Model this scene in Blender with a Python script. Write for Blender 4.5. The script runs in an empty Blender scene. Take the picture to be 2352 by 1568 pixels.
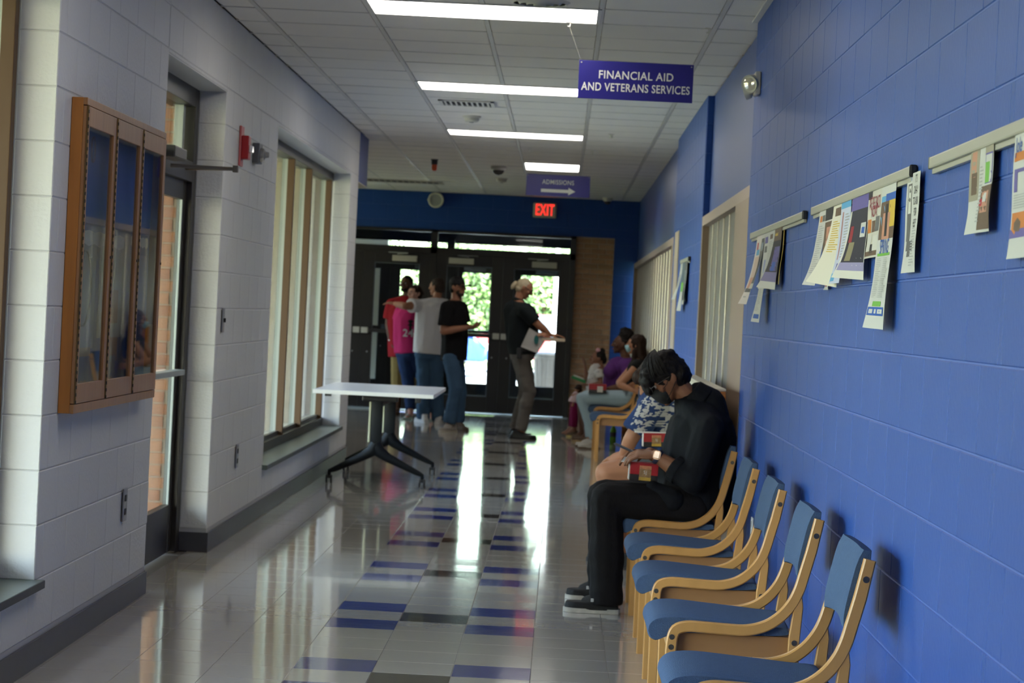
import bpy, bmesh, math, random
from mathutils import Vector, Matrix, noise
random.seed(7)
S = bpy.context.scene
COL = S.collection
V = Vector
# ------------------------------------------------------------------ camera
def axes(yaw, pitch, roll):
    f = V((math.sin(yaw)*math.cos(pitch), math.cos(yaw)*math.cos(pitch), math.sin(pitch)))
    r = V((math.cos(yaw), -math.sin(yaw), 0)); u = r.cross(f)
    c, s = math.cos(roll), math.sin(roll)
    return c*r+s*u, -s*r+c*u, f
FOC = 5448.4
RR, UU, FF = axes(-.02031, -.0129, .04894)
CAM = V((0, 0, 1.41377))
cd = bpy.data.cameras.new('camera'); cam = bpy.data.objects.new('camera', cd); COL.objects.link(cam)
cd.sensor_width = 23.5; cd.lens = FOC/2352*23.5; cd.clip_start = .1; cd.clip_end = 400
M = Matrix((RR, UU, -FF)).transposed().to_4x4(); M.translation = CAM; cam.matrix_world = M
cd.dof.use_dof = True; cd.dof.focus_distance = 7.2; cd.dof.aperture_fstop = 6.3
S.camera = cam
def at(px, py, Y):
    """world point at corridor depth Y on the sight line measured at (px, py) of the 2352 px frame"""
    d = FF+RR*((px-1176)/FOC)-UU*((py-784)/FOC)
    return CAM+d*(Y/d.y)
# ------------------------------------------------------------------ world, sun, exposure
S.view_settings.view_transform = 'Standard'; S.view_settings.look = 'None'
S.view_settings.gamma = 1; S.view_settings.use_curve_mapping = False
S.view_settings.exposure = -0.27
S.cycles.max_bounces = 10; S.cycles.diffuse_bounces = 5; S.cycles.glossy_bounces = 5
S.cycles.transparent_max_bounces = 16; S.cycles.sample_clamp_indirect = 40
S.cycles.caustics_reflective = False; S.cycles.caustics_refractive = False
W = bpy.data.worlds.new('sky'); S.world = W; W.use_nodes = True
wn = W.node_tree.nodes; wl = W.node_tree.links
sky = wn.new('ShaderNodeTexSky'); sky.sky_type = 'NISHITA'; sky.sun_disc = False
sky.sun_elevation = math.radians(52); sky.sun_rotation = math.radians(170); sky.air_density = 1.3; sky.dust_density = 3
wl.new(sky.outputs[0], wn['Background'].inputs[0]); wn['Background'].inputs[1].default_value = 4.8
sd = bpy.data.lights.new('sun', 'SUN'); sd.energy = 58; sd.angle = .02; sd.color = (1, .96, .91)
so = bpy.data.objects.new('sun', sd); COL.objects.link(so)
so.rotation_euler = V((-.25, .62, -.95)).to_track_quat('-Z', 'Y').to_euler()
# ------------------------------------------------------------------ materials
def mat(name, col, rough=.5, metal=0, spec=.5, bump=None, var=None, emit=None, coat=0):
    m = bpy.data.materials.new(name); m.use_nodes = True
    n = m.node_tree.nodes; l = m.node_tree.links; b = n['Principled BSDF']
    b.inputs['Base Color'].default_value = (*col, 1); b.inputs['Roughness'].default_value = rough
    b.inputs['Metallic'].default_value = metal; b.inputs['Specular IOR Level'].default_value = spec
    b.inputs['Coat Weight'].default_value = coat; b.inputs['Coat Roughness'].default_value = .1
    tc = n.new('ShaderNodeTexCoord')
    if emit:
        b.inputs['Emission Color'].default_value = (*emit[0], 1); b.inputs['Emission Strength'].default_value = emit[1]
    if var:     # (scale, amount, stretch) broad colour variation
        sc, am, st = var
        mp = n.new('ShaderNodeMapping'); mp.inputs['Scale'].default_value = st
        l.new(tc.outputs['Object'], mp.inputs[0])
        t = n.new('ShaderNodeTexNoise'); t.inputs['Scale'].default_value = sc; t.inputs['Detail'].default_value = 4
        l.new(mp.outputs[0], t.inputs[0])
        mx = n.new('ShaderNodeMix'); mx.data_type = 'RGBA'
        mx.inputs[6].default_value = (*[max(0, c*(1-am)) for c in col], 1); mx.inputs[7].default_value = (*[min(1, c*(1+am)) for c in col], 1)
        l.new(t.outputs['Fac'], mx.inputs[0]); l.new(mx.outputs[2], b.inputs['Base Color'])
    if bump:    # (scale, strength, stretch)
        sc, stg, st = bump
        mp = n.new('ShaderNodeMapping'); mp.inputs['Scale'].default_value = st
        l.new(tc.outputs['Object'], mp.inputs[0])
        t = n.new('ShaderNodeTexNoise'); t.inputs['Scale'].default_value = sc; t.inputs['Detail'].default_value = 3
        l.new(mp.outputs[0], t.inputs[0])
        bp = n.new('ShaderNodeBump'); bp.inputs['Strength'].default_value = stg; bp.inputs['Distance'].default_value = .01
        l.new(t.outputs['Fac'], bp.inputs['Height']); l.new(bp.outputs[0], b.inputs['Normal'])
    return m
I3 = (1, 1, 1)
white_block = mat('painted white block', (.60, .60, .59), .55, bump=(60, .25, I3), var=(1.2, .04, I3))
blue_block = mat('painted blue block', (.017, .062, .27), .45, spec=.25, bump=(55, .10, I3), var=(1.5, .08, I3))
blue_plain = mat('painted blue plaster', (.024, .066, .27), .40, bump=(30, .04, I3), var=(1, .06, I3))
mortar_w = mat('painted mortar white', (.44, .44, .44), .6); mortar_b = mat('painted mortar blue', (.035, .09, .34), .5)
soffit_m = mat('cream soffit paint', (.60, .57, .46), .6)
base_m = mat('charcoal vinyl base', (.055, .055, .065), .4, var=(9, .2, I3))
sill_m = mat('slate sill', (.13, .17, .16), .35, var=(30, .15, I3))
sill_edge = mat('dark slate edge', (.05, .055, .055), .5)
ceil_m = mat('mineral ceiling tile', (.82, .79, .74), .9, bump=(160, .35, I3), var=(3, .03, I3))
grid_m = mat('painted ceiling grid', (.62, .60, .56), .45)
plenum = mat('plenum grey', (.25, .25, .25), .9)
def floor_mat(name, col, am=.10):
    m = mat(name, col, .085, spec=.5)
    n = m.node_tree.nodes; l = m.node_tree.links; b = n['Principled BSDF']
    g = n.new('ShaderNodeNewGeometry')
    t = n.new('ShaderNodeTexNoise'); t.inputs['Scale'].default_value = 45; t.inputs['Detail'].default_value = 6
    l.new(g.outputs['Position'], t.inputs[0])
    t2 = n.new('ShaderNodeTexNoise'); t2.inputs['Scale'].default_value = 1.1; l.new(g.outputs['Position'], t2.inputs[0])
    ad = n.new('ShaderNodeMath'); ad.operation = 'MULTIPLY_ADD'; ad.inputs[1].default_value = .6; l.new(t2.outputs['Fac'], ad.inputs[0])
    m2 = n.new('ShaderNodeMath'); m2.operation = 'MULTIPLY'; m2.inputs[1].default_value = .4; l.new(t.outputs['Fac'], m2.inputs[0]); l.new(m2.outputs[0], ad.inputs[2])
    mx = n.new('ShaderNodeMix'); mx.data_type = 'RGBA'
    mx.inputs[6].default_value = (*[c*(1-am) for c in col], 1); mx.inputs[7].default_value = (*[c*(1+am) for c in col], 1)
    l.new(ad.outputs[0], mx.inputs[0]); l.new(mx.outputs[2], b.inputs['Base Color'])
    w = n.new('ShaderNodeTexNoise'); w.inputs['Scale'].default_value = 7; w.inputs['Detail'].default_value = 2
    l.new(g.outputs['Position'], w.inputs[0])
    bp = n.new('ShaderNodeBump'); bp.inputs['Strength'].default_value = .035; bp.inputs['Distance'].default_value = .01
    l.new(w.outputs['Fac'], bp.inputs['Height']); l.new(bp.outputs[0], b.inputs['Normal'])
    b.inputs['Coat Weight'].default_value = .35; b.inputs['Coat Roughness'].default_value = .04
    return m
tile_m = floor_mat('waxed grey vinyl tile', (.47, .44, .395)); tile_b = floor_mat('waxed blue vinyl tile', (.025, .045, .26)); tile_k = floor_mat('waxed black vinyl tile', (.035, .03, .03))
joint_m = mat('floor joint', (.12, .11, .10), .5)
def glass(name, tint=(.92, .95, .94), amt=.0):
    m = bpy.data.materials.new(name); m.use_nodes = True; n = m.node_tree.nodes; l = m.node_tree.links; n.clear()
    o = n.new('ShaderNodeOutputMaterial'); t = n.new('ShaderNodeBsdfTransparent'); g = n.new('ShaderNodeBsdfGlossy')
    t.inputs[0].default_value = (*tint, 1); g.inputs['Roughness'].default_value = .02
    lw = n.new('ShaderNodeLayerWeight'); lw.inputs[0].default_value = .5; pw = n.new('ShaderNodeMath'); pw.operation = 'POWER'; pw.inputs[1].default_value = 5
    f = n.new('ShaderNodeMath'); f.operation = 'MULTIPLY_ADD'; f.inputs[1].default_value = .93; f.inputs[2].default_value = .035; x = n.new('ShaderNodeMixShader')
    l.new(lw.outputs['Facing'], pw.inputs[0]); l.new(pw.outputs[0], f.inputs[0]); l.new(f.outputs[0], x.inputs[0]); l.new(t.outputs[0], x.inputs[1]); l.new(g.outputs[0], x.inputs[2]); l.new(x.outputs[0], o.inputs[0])
    return m
clear = glass('clear glass'); casegl = glass('display case glass', (.80, .84, .86))
bronze = mat('dark bronze aluminium', (.018, .015, .013), .38, spec=.5)
bronze_l = mat('light bronze aluminium', (.085, .045, .020), .5, spec=.3)
alu = mat('brushed aluminium', (.55, .55, .50), .38, .7, bump=(200, .05, (1, 40, 1)))
alu_w = mat('pale satin aluminium', (.30, .33, .31), .4, .2)
chrome = mat('chrome', (.75, .75, .75), .15, 1)
black_p = mat('black plastic', (.012, .012, .014), .4)
black_r = mat('black powder coated steel', (.005, .006, .007), .55, spec=.2)
offwhite = mat('off white plastic', (.60, .58, .50), .45)
greyp = mat('grey plastic', (.30, .30, .30), .5)
white_p = mat('white laminate', (.70, .69, .74), .25)
white_e = mat('white laminate edge', (.68, .67, .64), .4)
oak = mat('beech plywood', (.50, .255, .075), .38, var=(14, .22, (1, 1, .15)), bump=(40, .05, (1, 1, .1)))
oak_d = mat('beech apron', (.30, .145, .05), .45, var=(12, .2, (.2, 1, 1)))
oak_c = mat('oak display case', (.36, .17, .065), .42, var=(30, .3, (1, 1, .06)), bump=(60, .1, (1, 1, .06)))
oak_s = mat('oak case side', (.45, .17, .03), .4, var=(30, .3, (1, 1, .06)))
fabric = mat('blue wool fabric', (.058, .098, .185), .9, spec=.2, bump=(420, .5, I3), var=(90, .16, I3))
vinyl = mat('cream vinyl', (.62, .58, .48), .5)
orange_w = mat('orange oak', (.48, .16, .025), .4, var=(12, .2, (1, 1, .2)))
paper = mat('white paper', (.60, .60, .58), .6)
brick_m = [mat('tan brick %d' % i, c, .85, bump=(90, .5, I3), var=(25, .2, I3)) for i, c in enumerate(((.40, .22, .12), (.36, .195, .105), (.43, .25, .14), (.30, .17, .09)))]
brick_o = [mat('orange brick %d' % i, c, .85, bump=(90, .5, I3), var=(25, .15, I3)) for i, c in enumerate(((.50, .22, .10), (.46, .20, .10), (.54, .25, .12)))]
mort_g = mat('brick mortar', (.44, .34, .25), .9)
# ------------------------------------------------------------------ mesh helpers
class MB:
    def __init__(s): s.v = []; s.f = []; s.m = []
    def add(s, vs, fs, mi=0):
        o = len(s.v); s.v += [tuple(v) for v in vs]; s.f += [tuple(i+o for i in f) for f in fs]; s.m += [mi]*len(fs); return s
    def box(s, x0, x1, y0, y1, z0, z1, mi=0):
        return s.add([(x0,y0,z0),(x1,y0,z0),(x1,y1,z0),(x0,y1,z0),(x0,y0,z1),(x1,y0,z1),(x1,y1,z1),(x0,y1,z1)],
                     [(0,3,2,1),(4,5,6,7),(0,1,5,4),(1,2,6,5),(2,3,7,6),(3,0,4,7)], mi)
    def cbox(s, x0, x1, y0, y1, z0, z1, b=.004, mi=0):     # bevelled box
        bm = bmesh.new(); bmesh.ops.create_cube(bm, size=1)
        for v in bm.verts: v.co = V(((x0+x1)/2+v.co.x*(x1-x0), (y0+y1)/2+v.co.y*(y1-y0), (z0+z1)/2+v.co.z*(z1-z0)))
        bmesh.ops.bevel(bm, geom=bm.edges[:], offset=b, segments=2, affect='EDGES', profile=.6)
        s.bm(bm, mi); return s
    def bm(s, bm, mi=0):
        bm.verts.index_update(); s.add([v.co[:] for v in bm.verts], [[v.index for v in f.verts] for f in bm.faces], mi); bm.free(); return s
    def cyl(s, p0, p1, r0, r1=None, n=16, mi=0):
        r1 = r0 if r1 is None else r1; p0 = V(p0); p1 = V(p1); d = (p1-p0).normalized()
        a = d.orthogonal().normalized(); b = d.cross(a); vs = []
        for p, r in ((p0, r0), (p1, r1)):
            for i in range(n):
                t = 2*math.pi*i/n; vs.append(p+(a*math.cos(t)+b*math.sin(t))*r)
        return s.add(vs, [(i, (i+1) % n, n+(i+1) % n, n+i) for i in range(n)]+[tuple(range(n-1, -1, -1)), tuple(range(n, 2*n))], mi)
    def lathe(s, c, axis, prof, n=24, mi=0):   # prof: (dist along axis, radius)
        c = V(c); d = V(axis).normalized(); a = d.orthogonal().normalized(); b = d.cross(a); vs = []; k = len(prof)
        for h, r in prof:
            for i in range(n):
                t = 2*math.pi*i/n; vs.append(c+d*h+(a*math.cos(t)+b*math.sin(t))*max(r, 1e-5))
        fs = [(j*n+i, j*n+(i+1) % n, (j+1)*n+(i+1) % n, (j+1)*n+i) for j in range(k-1) for i in range(n)]
        return s.add(vs, fs+[tuple(range(n-1, -1, -1)), tuple(range((k-1)*n, k*n))], mi)
    def tube(s, pts, rad, n=8, mi=0, flat=1.0, side=None):
        pts = [V(p) for p in pts]; k = len(pts); vs = []
        rad = rad if isinstance(rad, (list, tuple)) else [rad]*k
        a = None
        for j in range(k):
            d = (pts[min(j+1, k-1)]-pts[max(j-1, 0)]).normalized()
            if side is not None: a = (V(side)-d*V(side).dot(d)).normalized()
            elif a is None: a = d.orthogonal().normalized()
            else: a = (a-d*a.dot(d)).normalized()
            b = d.cross(a)
            for i in range(n):
                t = 2*math.pi*i/n; vs.append(pts[j]+a*math.cos(t)*rad[j]+b*math.sin(t)*rad[j]*flat)
        fs = [(j*n+i, j*n+(i+1) % n, (j+1)*n+(i+1) % n, (j+1)*n+i) for j in range(k-1) for i in range(n)]
        return s.add(vs, fs+[tuple(range(n-1, -1, -1)), tuple(range((k-1)*n, k*n))], mi)
    def strip(s, pts, w, y0, y1, ch=.003, mi=0):
        """flat lamination swept along a path in the x-z plane; w = in-plane thickness (number or list)"""
        k = len(pts); P = [V((p[0], 0, p[1])) for p in pts]; vs = []
        w = w if isinstance(w, (list, tuple)) else [w]*k
        for j in range(k):
            d = (P[min(j+1, k-1)]-P[max(j-1, 0)]).normalized(); nn = V((-d.z, 0, d.x)); h = w[j]/2
            for a, y in ((-h+ch, y0), (h-ch, y0), (h, y0+ch), (h, y1-ch), (h-ch, y1), (-h+ch, y1), (-h, y1-ch), (-h, y0+ch)):
                q = P[j]+nn*a; vs.append((q.x, y, q.z))
        fs = [(j*8+i, j*8+(i+1) % 8, (j+1)*8+(i+1) % 8, (j+1)*8+i) for j in range(k-1) for i in range(8)]
        return s.add(vs, fs+[tuple(range(7, -1, -1)), tuple(range((k-1)*8, k*8))], mi)
    def mesh(s, name, mats, smooth=False):
        me = bpy.data.meshes.new(name); me.from_pydata(s.v, [], s.f)
        for m in (mats if isinstance(mats, (list, tuple)) else [mats]): me.materials.append(m)
        me.polygons.foreach_set('material_index', s.m)
        bm = bmesh.new(); bm.from_mesh(me); bmesh.ops.recalc_face_normals(bm, faces=bm.faces[:]); bm.to_mesh(me); bm.free()
        if smooth:
            me.polygons.foreach_set('use_smooth', [True]*len(me.polygons)); me.set_sharp_from_angle(angle=math.radians(38 if smooth is True else smooth))
        me.update(); return me
    def obj(s, name, mats, parent=None, smooth=False, **kw): return link(name, s.mesh(name, mats, smooth), parent, **kw)
def link(name, me, parent=None, label=None, cat=None, group=None, kind=None, loc=None):
    o = bpy.data.objects.new(name, me); COL.objects.link(o)
    if loc is not None: o.location = loc
    if parent is not None:
        o.parent = parent
        if me is not None and loc is None: o.matrix_parent_inverse = parent_world(parent).inverted()
    if label: o['label'] = label
    if cat: o['category'] = cat
    if group: o['group'] = group
    if kind: o['kind'] = kind
    return o
def parent_world(p):
    m = Matrix.Translation(p.location) @ p.rotation_euler.to_matrix().to_4x4()
    return parent_world(p.parent) @ p.matrix_parent_inverse @ m if p.parent else m
def thing(name, label, cat, loc=(0, 0, 0), group=None): return link(name, None, None, label, cat, group, None, loc)
def dup(root, dx, label, group=None):
    def rec(o, par):
        c = o.copy(); COL.objects.link(c)
        if par is not None: c.parent = par; c.matrix_parent_inverse = o.matrix_parent_inverse.copy()
        for ch in kids[o]: rec(ch, c)
        return c
    kids = {}
    def walk(o):
        kids[o] = [c for c in COL.objects if c.parent == o]
        for c in kids[o]: walk(c)
    walk(root)
    r = rec(root, None); r.location = V(root.location)+V(dx); r['label'] = label
    if group: r['group'] = group
    return r
TXT = {}
def text_mb(s, size=1.0, bold=.012, align='CENTER', sx=1.0):
    """2-D outline of a word (verts in x, y)"""
    cu = bpy.data.curves.new('t', 'FONT'); cu.body = s; cu.size = size; cu.align_x = align; cu.align_y = 'CENTER'; cu.offset = bold*size; cu.resolution_u = 4
    cu.space_line = .95; cu.space_character = 1.07
    o = bpy.data.objects.new('t', cu); COL.objects.link(o); dg = bpy.context.evaluated_depsgraph_get()
    me = bpy.data.meshes.new_from_object(o.evaluated_get(dg)); vs = [(v.co.x*sx, v.co.y) for v in me.vertices]; fs = [tuple(p.vertices) for p in me.polygons]
    bpy.data.objects.remove(o); bpy.data.meshes.remove(me); return vs, fs
# ------------------------------------------------------------------ setting
XL, XR, HC, EY, XF = -1.898, .934, 2.965, 32.0, -2.05
T = .3048; XA = -.6619; Y0 = 8.4864
OUTY = 37.0
floor = MB().box(-6, 1.6, -1.6, OUTY+.1, -.12, -.003).obj('floor', joint_m, kind='structure')
def tile_mesh(m):
    b = MB(); h = T/2-.0007; c = .0012
    b.add([(-h,-h,-.003),(h,-h,-.003),(h,h,-.003),(-h,h,-.003),(-h+c,-h+c,0),(h-c,-h+c,0),(h-c,h-c,0),(-h+c,h-c,0)],
          [(4,5,6,7),(0,1,5,4),(1,2,6,5),(2,3,7,6),(3,0,4,7)]); return b.mesh('tile', m)
TM = {'g': tile_mesh(tile_m), 'b': tile_mesh(tile_b), 'k': tile_mesh(tile_k)}
rest = MB(); cnt = 0
def kind_of(k, n):
    if k == 0 and n % 6 == 1: return 'k'
    if k in (-1, 1) and n % 6 in (0, 2): return 'b'
    return 'g'
for n in range(-32, 77):
    for k in range(-13, 7):
        x0 = XA+k*T; yc = Y0+(n+.5)*T; xc = x0+T/2
        lo, hi = (-6 if yc > 21.6 else -2.0), 1.0
        if xc+T/2 < lo or xc-T/2 > hi: continue
        kd = kind_of(k, n)
        xa, xb = max(x0, lo), min(x0+T, hi)
        if 8.6 < yc < 17.9 and x0 > -1.95 and x0+T < .99 and cnt < 300:
            o = link('tile', TM[kd], floor, loc=(xc, yc, 0)); cnt += 1
            o.rotation_euler = (random.gauss(0, .0009), random.gauss(0, .0009), 0)
        else:
            c = .0007; tx, ty = random.gauss(0, .0009), random.gauss(0, .0009); mi = {'g': 0, 'b': 1, 'k': 2}[kd]
            q = [(xa+c, yc-T/2+c), (xb-c, yc-T/2+c), (xb-c, yc+T/2-c), (xa+c, yc+T/2-c)]
            top = [(x, y, (x-xc)*ty+(y-yc)*tx) for x, y in q]; bot = [(x, y, -.003) for x, y in q]
            rest.add(bot+top, [(4,5,6,7),(0,1,5,4),(1,2,6,5),(2,3,7,6),(3,0,4,7)], mi)
rest.obj('floor_tiles', [tile_m, tile_b, tile_k], floor, kind='stuff')
MB().box(-4.6, 1.0, EY+.05, OUTY-.05, -.003, .006).obj('entrance_mat', mat('charcoal entrance mat', (.03, .03, .032), .95, bump=(300, .6, I3)), floor)
# ceiling: slab, T-bars and tiles
ceil = MB().box(-6, 1.6, -1.6, EY+.2, HC+.045, HC+.25).obj('ceiling', plenum, kind='structure')
CX0, CY0 = -1.09, 12.66-4*2*.6096; G = .6096
lights = {}     # tile cells taken by fixtures
LF = [(12.66-2*4.2672, 4), (12.66-4.2672, 4), (12.66, 4), (12.66+4.2672, 4), (12.66+2*4.2672, 4)]
taken = set()
def cell(x, y): return (round((x-CX0)/G-.5), round((y-12.66)/G-.5))
for yf, w in LF:
    for i in range(2): taken.add(cell(CX0+(i+.5)*G, yf-G/2))
for j in range(2): taken.add(cell(CX0+1.5*G, 25.91-(j+.5)*G))
def ctile(x0, x1, y0, y1):
    b = MB(); hx, hy = (x1-x0)/2, (y1-y0)/2; c = .014; d = .006
    b.add([(-hx,-hy,d),(hx,-hy,d),(hx,hy,d),(-hx,hy,d),(-hx+c,-hy+c,d),(hx-c,-hy+c,d),(hx-c,hy-c,d),(-hx+c,hy-c,d),(-hx+c+.003,-hy+c+.003,-.002),(hx-c-.003,-hy+c+.003,-.002),(hx-c-.003,hy-c-.003,-.002),(-hx+c+.003,hy-c-.003,-.002)],
          [(0,1,5,4),(1,2,6,5),(2,3,7,6),(3,0,4,7),(4,5,9,8),(5,6,10,9),(6,7,11,10),(7,4,8,11),(8,9,10,11)])
    return b.mesh('ceiling_tile', ceil_m)
cache = {}
frames = MB()
for n in range(-24, 33):
    y0 = 12.66+n*G; y1 = y0+G
    if y0 > EY: continue
    y1 = min(y1, EY)
    for k in range(-9, 4):
        x0 = CX0+k*G; x1 = x0+G; lo, hi = (-6 if y0 > 21.4 else XL), .99
        if x1 <= lo+.02 or x0 >= hi-.02: continue
        if (k, n) in taken: continue
        if k in (2, ) and False: continue
        x0, x1 = max(x0, lo), min(x1, hi)
        key = (round(x1-x0, 3), round(y1-y0, 3))
        if key not in cache: cache[key] = ctile(x0, x1, y0, y1)
        vis = y0 > 10.4 and x1 > -3.4
        if vis:
            o = link('ceiling_tile', cache[key], ceil, loc=((x0+x1)/2, (y0+y1)/2, HC)); o.rotation_euler = (random.gauss(0, .003), random.gauss(0, .003), 0)
        else:
            frames.add([(x0,y0,HC),(x1,y0,HC),(x1,y1,HC),(x0,y1,HC)], [(0,1,2,3)])
frames.obj('ceiling_tiles', ceil_m, ceil, kind='stuff')
for k in range(-9, 5):
    x = CX0+k*G
    if x > .99: continue
    MB().box(x-.012, x+.012, 21.4 if x < XL else -1.6, EY, HC-.004, HC+.03).obj('grid_bar', grid_m, ceil)
for n in range(-24, 33):
    y = 12.66+n*G
    if y > EY: continue
    MB().box(-6 if y > 21.4 else XL, .99, y-.012, y+.012, HC-.004, HC+.03).obj('grid_bar', grid_m, ceil)
# fluorescent troffers
warm = (1, .94, .86)
lens_m = mat('prismatic lens', (.9, .9, .85), .5, emit=(warm, 10.0))
lframe = mat('white steel trim', (.65, .64, .6), .4)
def troffer(x0, x1, y0, y1, label):
    t = thing('ceiling_light', label, 'ceiling light', ((x0+x1)/2, (y0+y1)/2, HC), 'recessed fluorescent troffers')
    f = MB(); w = .022
    for a in ((x0, x1, y0, y0+w), (x0, x1, y1-w, y1), (x0, x0+w, y0, y1), (x1-w, x1, y0, y1)): f.cbox(*a, HC-.008, HC+.02, .002)
    f.obj('frame', lframe, t)
    d = MB(); n = 10
    for i in range(n):      # slightly bellied lens
        for j in range(1):
            xa = x0+w+(x1-x0-2*w)*i/n; xb = x0+w+(x1-x0-2*w)*(i+1)/n
            za, zb = HC-.004-.004*math.sin(math.pi*i/n), HC-.004-.004*math.sin(math.pi*(i+1)/n)
            d.add([(xa,y0+w,za),(xb,y0+w,zb),(xb,y1-w,zb),(xa,y1-w,za)], [(0,1,2,3)])
    d.obj('diffuser', lens_m, t)
    MB().box(x0, x1, y0, y1, HC+.02, HC+.044).obj('housing', lframe, t)
tl = ['wide white ceiling light behind the viewer', 'wide white ceiling light just above the viewer', 'nearest bright ceiling light panel at top of the hall', 'second bright ceiling light panel, partly behind the financial aid sign', 'third bright wide ceiling light panel, beyond the square vent']
for (yf, w), l in zip(LF, tl): troffer(CX0, CX0+2*G, yf-G, yf, l)
troffer(CX0+G, CX0+2*G, 25.91-2*G, 25.91, 'farthest, shorter ceiling light panel just above the admissions sign')
# ---- block walls
def block_mesh(w, h, m, ax, sgn):
    """face plate of one block; ax='x' faces along x (sgn), ax='y' faces -y"""
    c, d = .0028, .0024; hw, hh = w/2-.0015, h/2-.002
    pts = [(-hw,-hh,0),(hw,-hh,0),(hw,hh,0),(-hw,hh,0),(-hw+c,-hh+c,d),(hw-c,-hh+c,d),(hw-c,hh-c,d),(-hw+c,hh-c,d)]
    vs = [((sgn*p[2], p[0], p[1]) if ax == 'x' else (p[0], -p[2], p[1])) for p in pts]
    return MB().add(vs, [(4,5,6,7),(0,1,5,4),(1,2,6,5),(2,3,7,6),(3,0,4,7)]).mesh('block', m)
bcache = {}
def lay(parent, ax, plane, sgn, a0, a1, z0, z1, m, phase, stuff=None, minw=.03):
    """lay blocks on a plane between a0..a1 (y or x) and z0..z1; plane = mortar plane"""
    zc = .127-.2032; row = 0
    while zc < z1-.01:
        za, zb = max(zc, z0), min(zc+.2032, z1); row += 1
        if zb-za > .02:
            s = phase+(row % 2)*.2032; k = math.floor((a0-s)/.4064); a = s+k*.4064
            while a < a1-.001:
                b0, b1 = max(a, a0), min(a+.4064, a1); a += .4064
                if b1-b0 < minw: continue
                key = (round(b1-b0, 3), round(zb-za, 3), m.name, ax, sgn)
                if key not in bcache: bcache[key] = block_mesh(b1-b0, zb-za, m, ax, sgn)
                c = (b0+b1)/2; loc = (plane, c, (za+zb)/2) if ax == 'x' else (c, plane, (za+zb)/2)
                if stuff is not None:
                    me = bcache[key]; stuff.add([V(loc)+v.co for v in me.vertices], [tuple(p.vertices) for p in me.polygons])
                else: link('block', bcache[key], parent, loc=loc)
        zc += .2032
# left wall with its openings (mortar plane 4 mm behind the block faces)
ML = XL-.004
w = MB()
for y0, y1, z0, z1 in ((-1.6, 3.4, 0, HC), (3.4, 8.73, 0, .30), (3.4, 8.73, 2.545, HC), (8.73, 11.11, 0, HC), (11.11, 13.05, 2.545, HC), (13.05, 15.43, 0, HC), (15.43, 20.75, 0, .30), (15.43, 20.75, 2.545, HC), (20.75, 21.5, 0, HC)):
    w.box(-2.22, ML, y0, y1, z0, z1)
wall_left = w.obj('wall_left', mortar_w, kind='structure')
stf = MB()
lay(wall_left, 'x', ML, 1, -1.6, 8.73, 2.545, HC, white_block, .1, stf); lay(wall_left, 'x', ML, 1, 3.4, 8.73, .11, .30, white_block, .1, stf); lay(wall_left, 'x', ML, 1, -1.6, 3.4, .11, 2.545, white_block, .1, stf)
stf.obj('block_courses', white_block, wall_left, kind='stuff')
for a0, a1, z0, z1 in ((8.73, 11.11, .11, HC), (11.11, 13.05, 2.545, HC), (13.05, 15.43, .11, HC), (15.43, 20.75, .11, .30), (15.43, 20.75, 2.545, HC), (20.75, 21.5, .11, HC)):
    lay(wall_left, 'x', ML, 1, a0, a1, z0, z1, white_block, .12)
for yj, z0 in ((8.73, .33), (13.05, .0), (20.75, .33)):      # reveals that face the camera
    lay(wall_left, 'y', yj, 1, XF, XL-.001, z0 if z0 else .11, 2.545, white_block, XL-.4064)
MB().box(XF-.1, XL-.004, 11.11, 13.05, 2.54, 2.546).box(XF-.1, XL-.004, 15.43, 20.75, 2.54, 2.546).box(XF-.1, XL-.004, 3.4, 8.73, 2.54, 2.546).obj('soffit', white_block, wall_left)
b = MB()
for y0, y1 in ((-1.6, 11.11), (13.05, 21.5)): b.cbox(XL-.001, XL+.008, y0, y1, 0, .108, .003)
b.cbox(XF, XL+.008, 13.042, 13.052, 0, .108, .003); b.cbox(XF, XL+.008, 11.105, 11.115, 0, .108, .003); b.cbox(-2.2, XL+.008, 21.495, 21.506, 0, .108, .003)
b.obj('baseboard_left', base_m, kind='structure')
# window sills
for y0, y1 in ((3.4, 8.76), (15.40, 20.75)):
    MB().cbox(XF-.02, XL+.03, y0, y1, .300, .332, .003).obj('trim_sill', [sill_m], kind='structure')
    MB().box(XL+.0305, XL+.032, y0+.003, y1-.003, .302, .330).obj('sill_edge', sill_edge, bpy.data.objects[[o.name for o in COL.objects if o.name.startswith('trim_sill')][-1]])
for i, n_ in enumerate([o for o in COL.objects if o.name.startswith('trim_sill')]): n_.name = 'trim_%d' % (i+1)
# left windows
def left_window(name, y0, y1, bars):
    t = link(name, None, kind='structure', loc=(XF, (y0+y1)/2, .33))
    f = MB(); f.cbox(XF-.10, XF, y0, y1, 2.47, 2.54, .003); f.cbox(XF-.10, XF, y0, y1, .332, .40, .003)
    f.obj('window_frame', bronze, t)
    for y in bars:
        MB().cbox(XF-.052, XF, y, y+.06, .40, 2.47, .003).obj('mullion', bronze_l, t)
        MB().cbox(XF-.10, XF-.052, y+.012, y+.048, .40, 2.47, .002).obj('glazing_stop', alu_w, t)
    for a, c in zip(bars[:-1], bars[1:]):
        MB().box(XF-.078, XF-.072, a+.05, c+.012, .40, 2.47).obj('pane', clear, t)
        MB().cbox(XF-.06, XF-.03, a+.06, c, .40, .43, .002).obj('glazing_stop', bronze, t)
left_window('window_1', 3.4, 8.73, [3.4, 4.7, 6.0, 7.3, 8.66])
left_window('window_2', 15.43, 20.75, [15.44, 16.55, 17.74, 18.97, 20.60])
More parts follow.
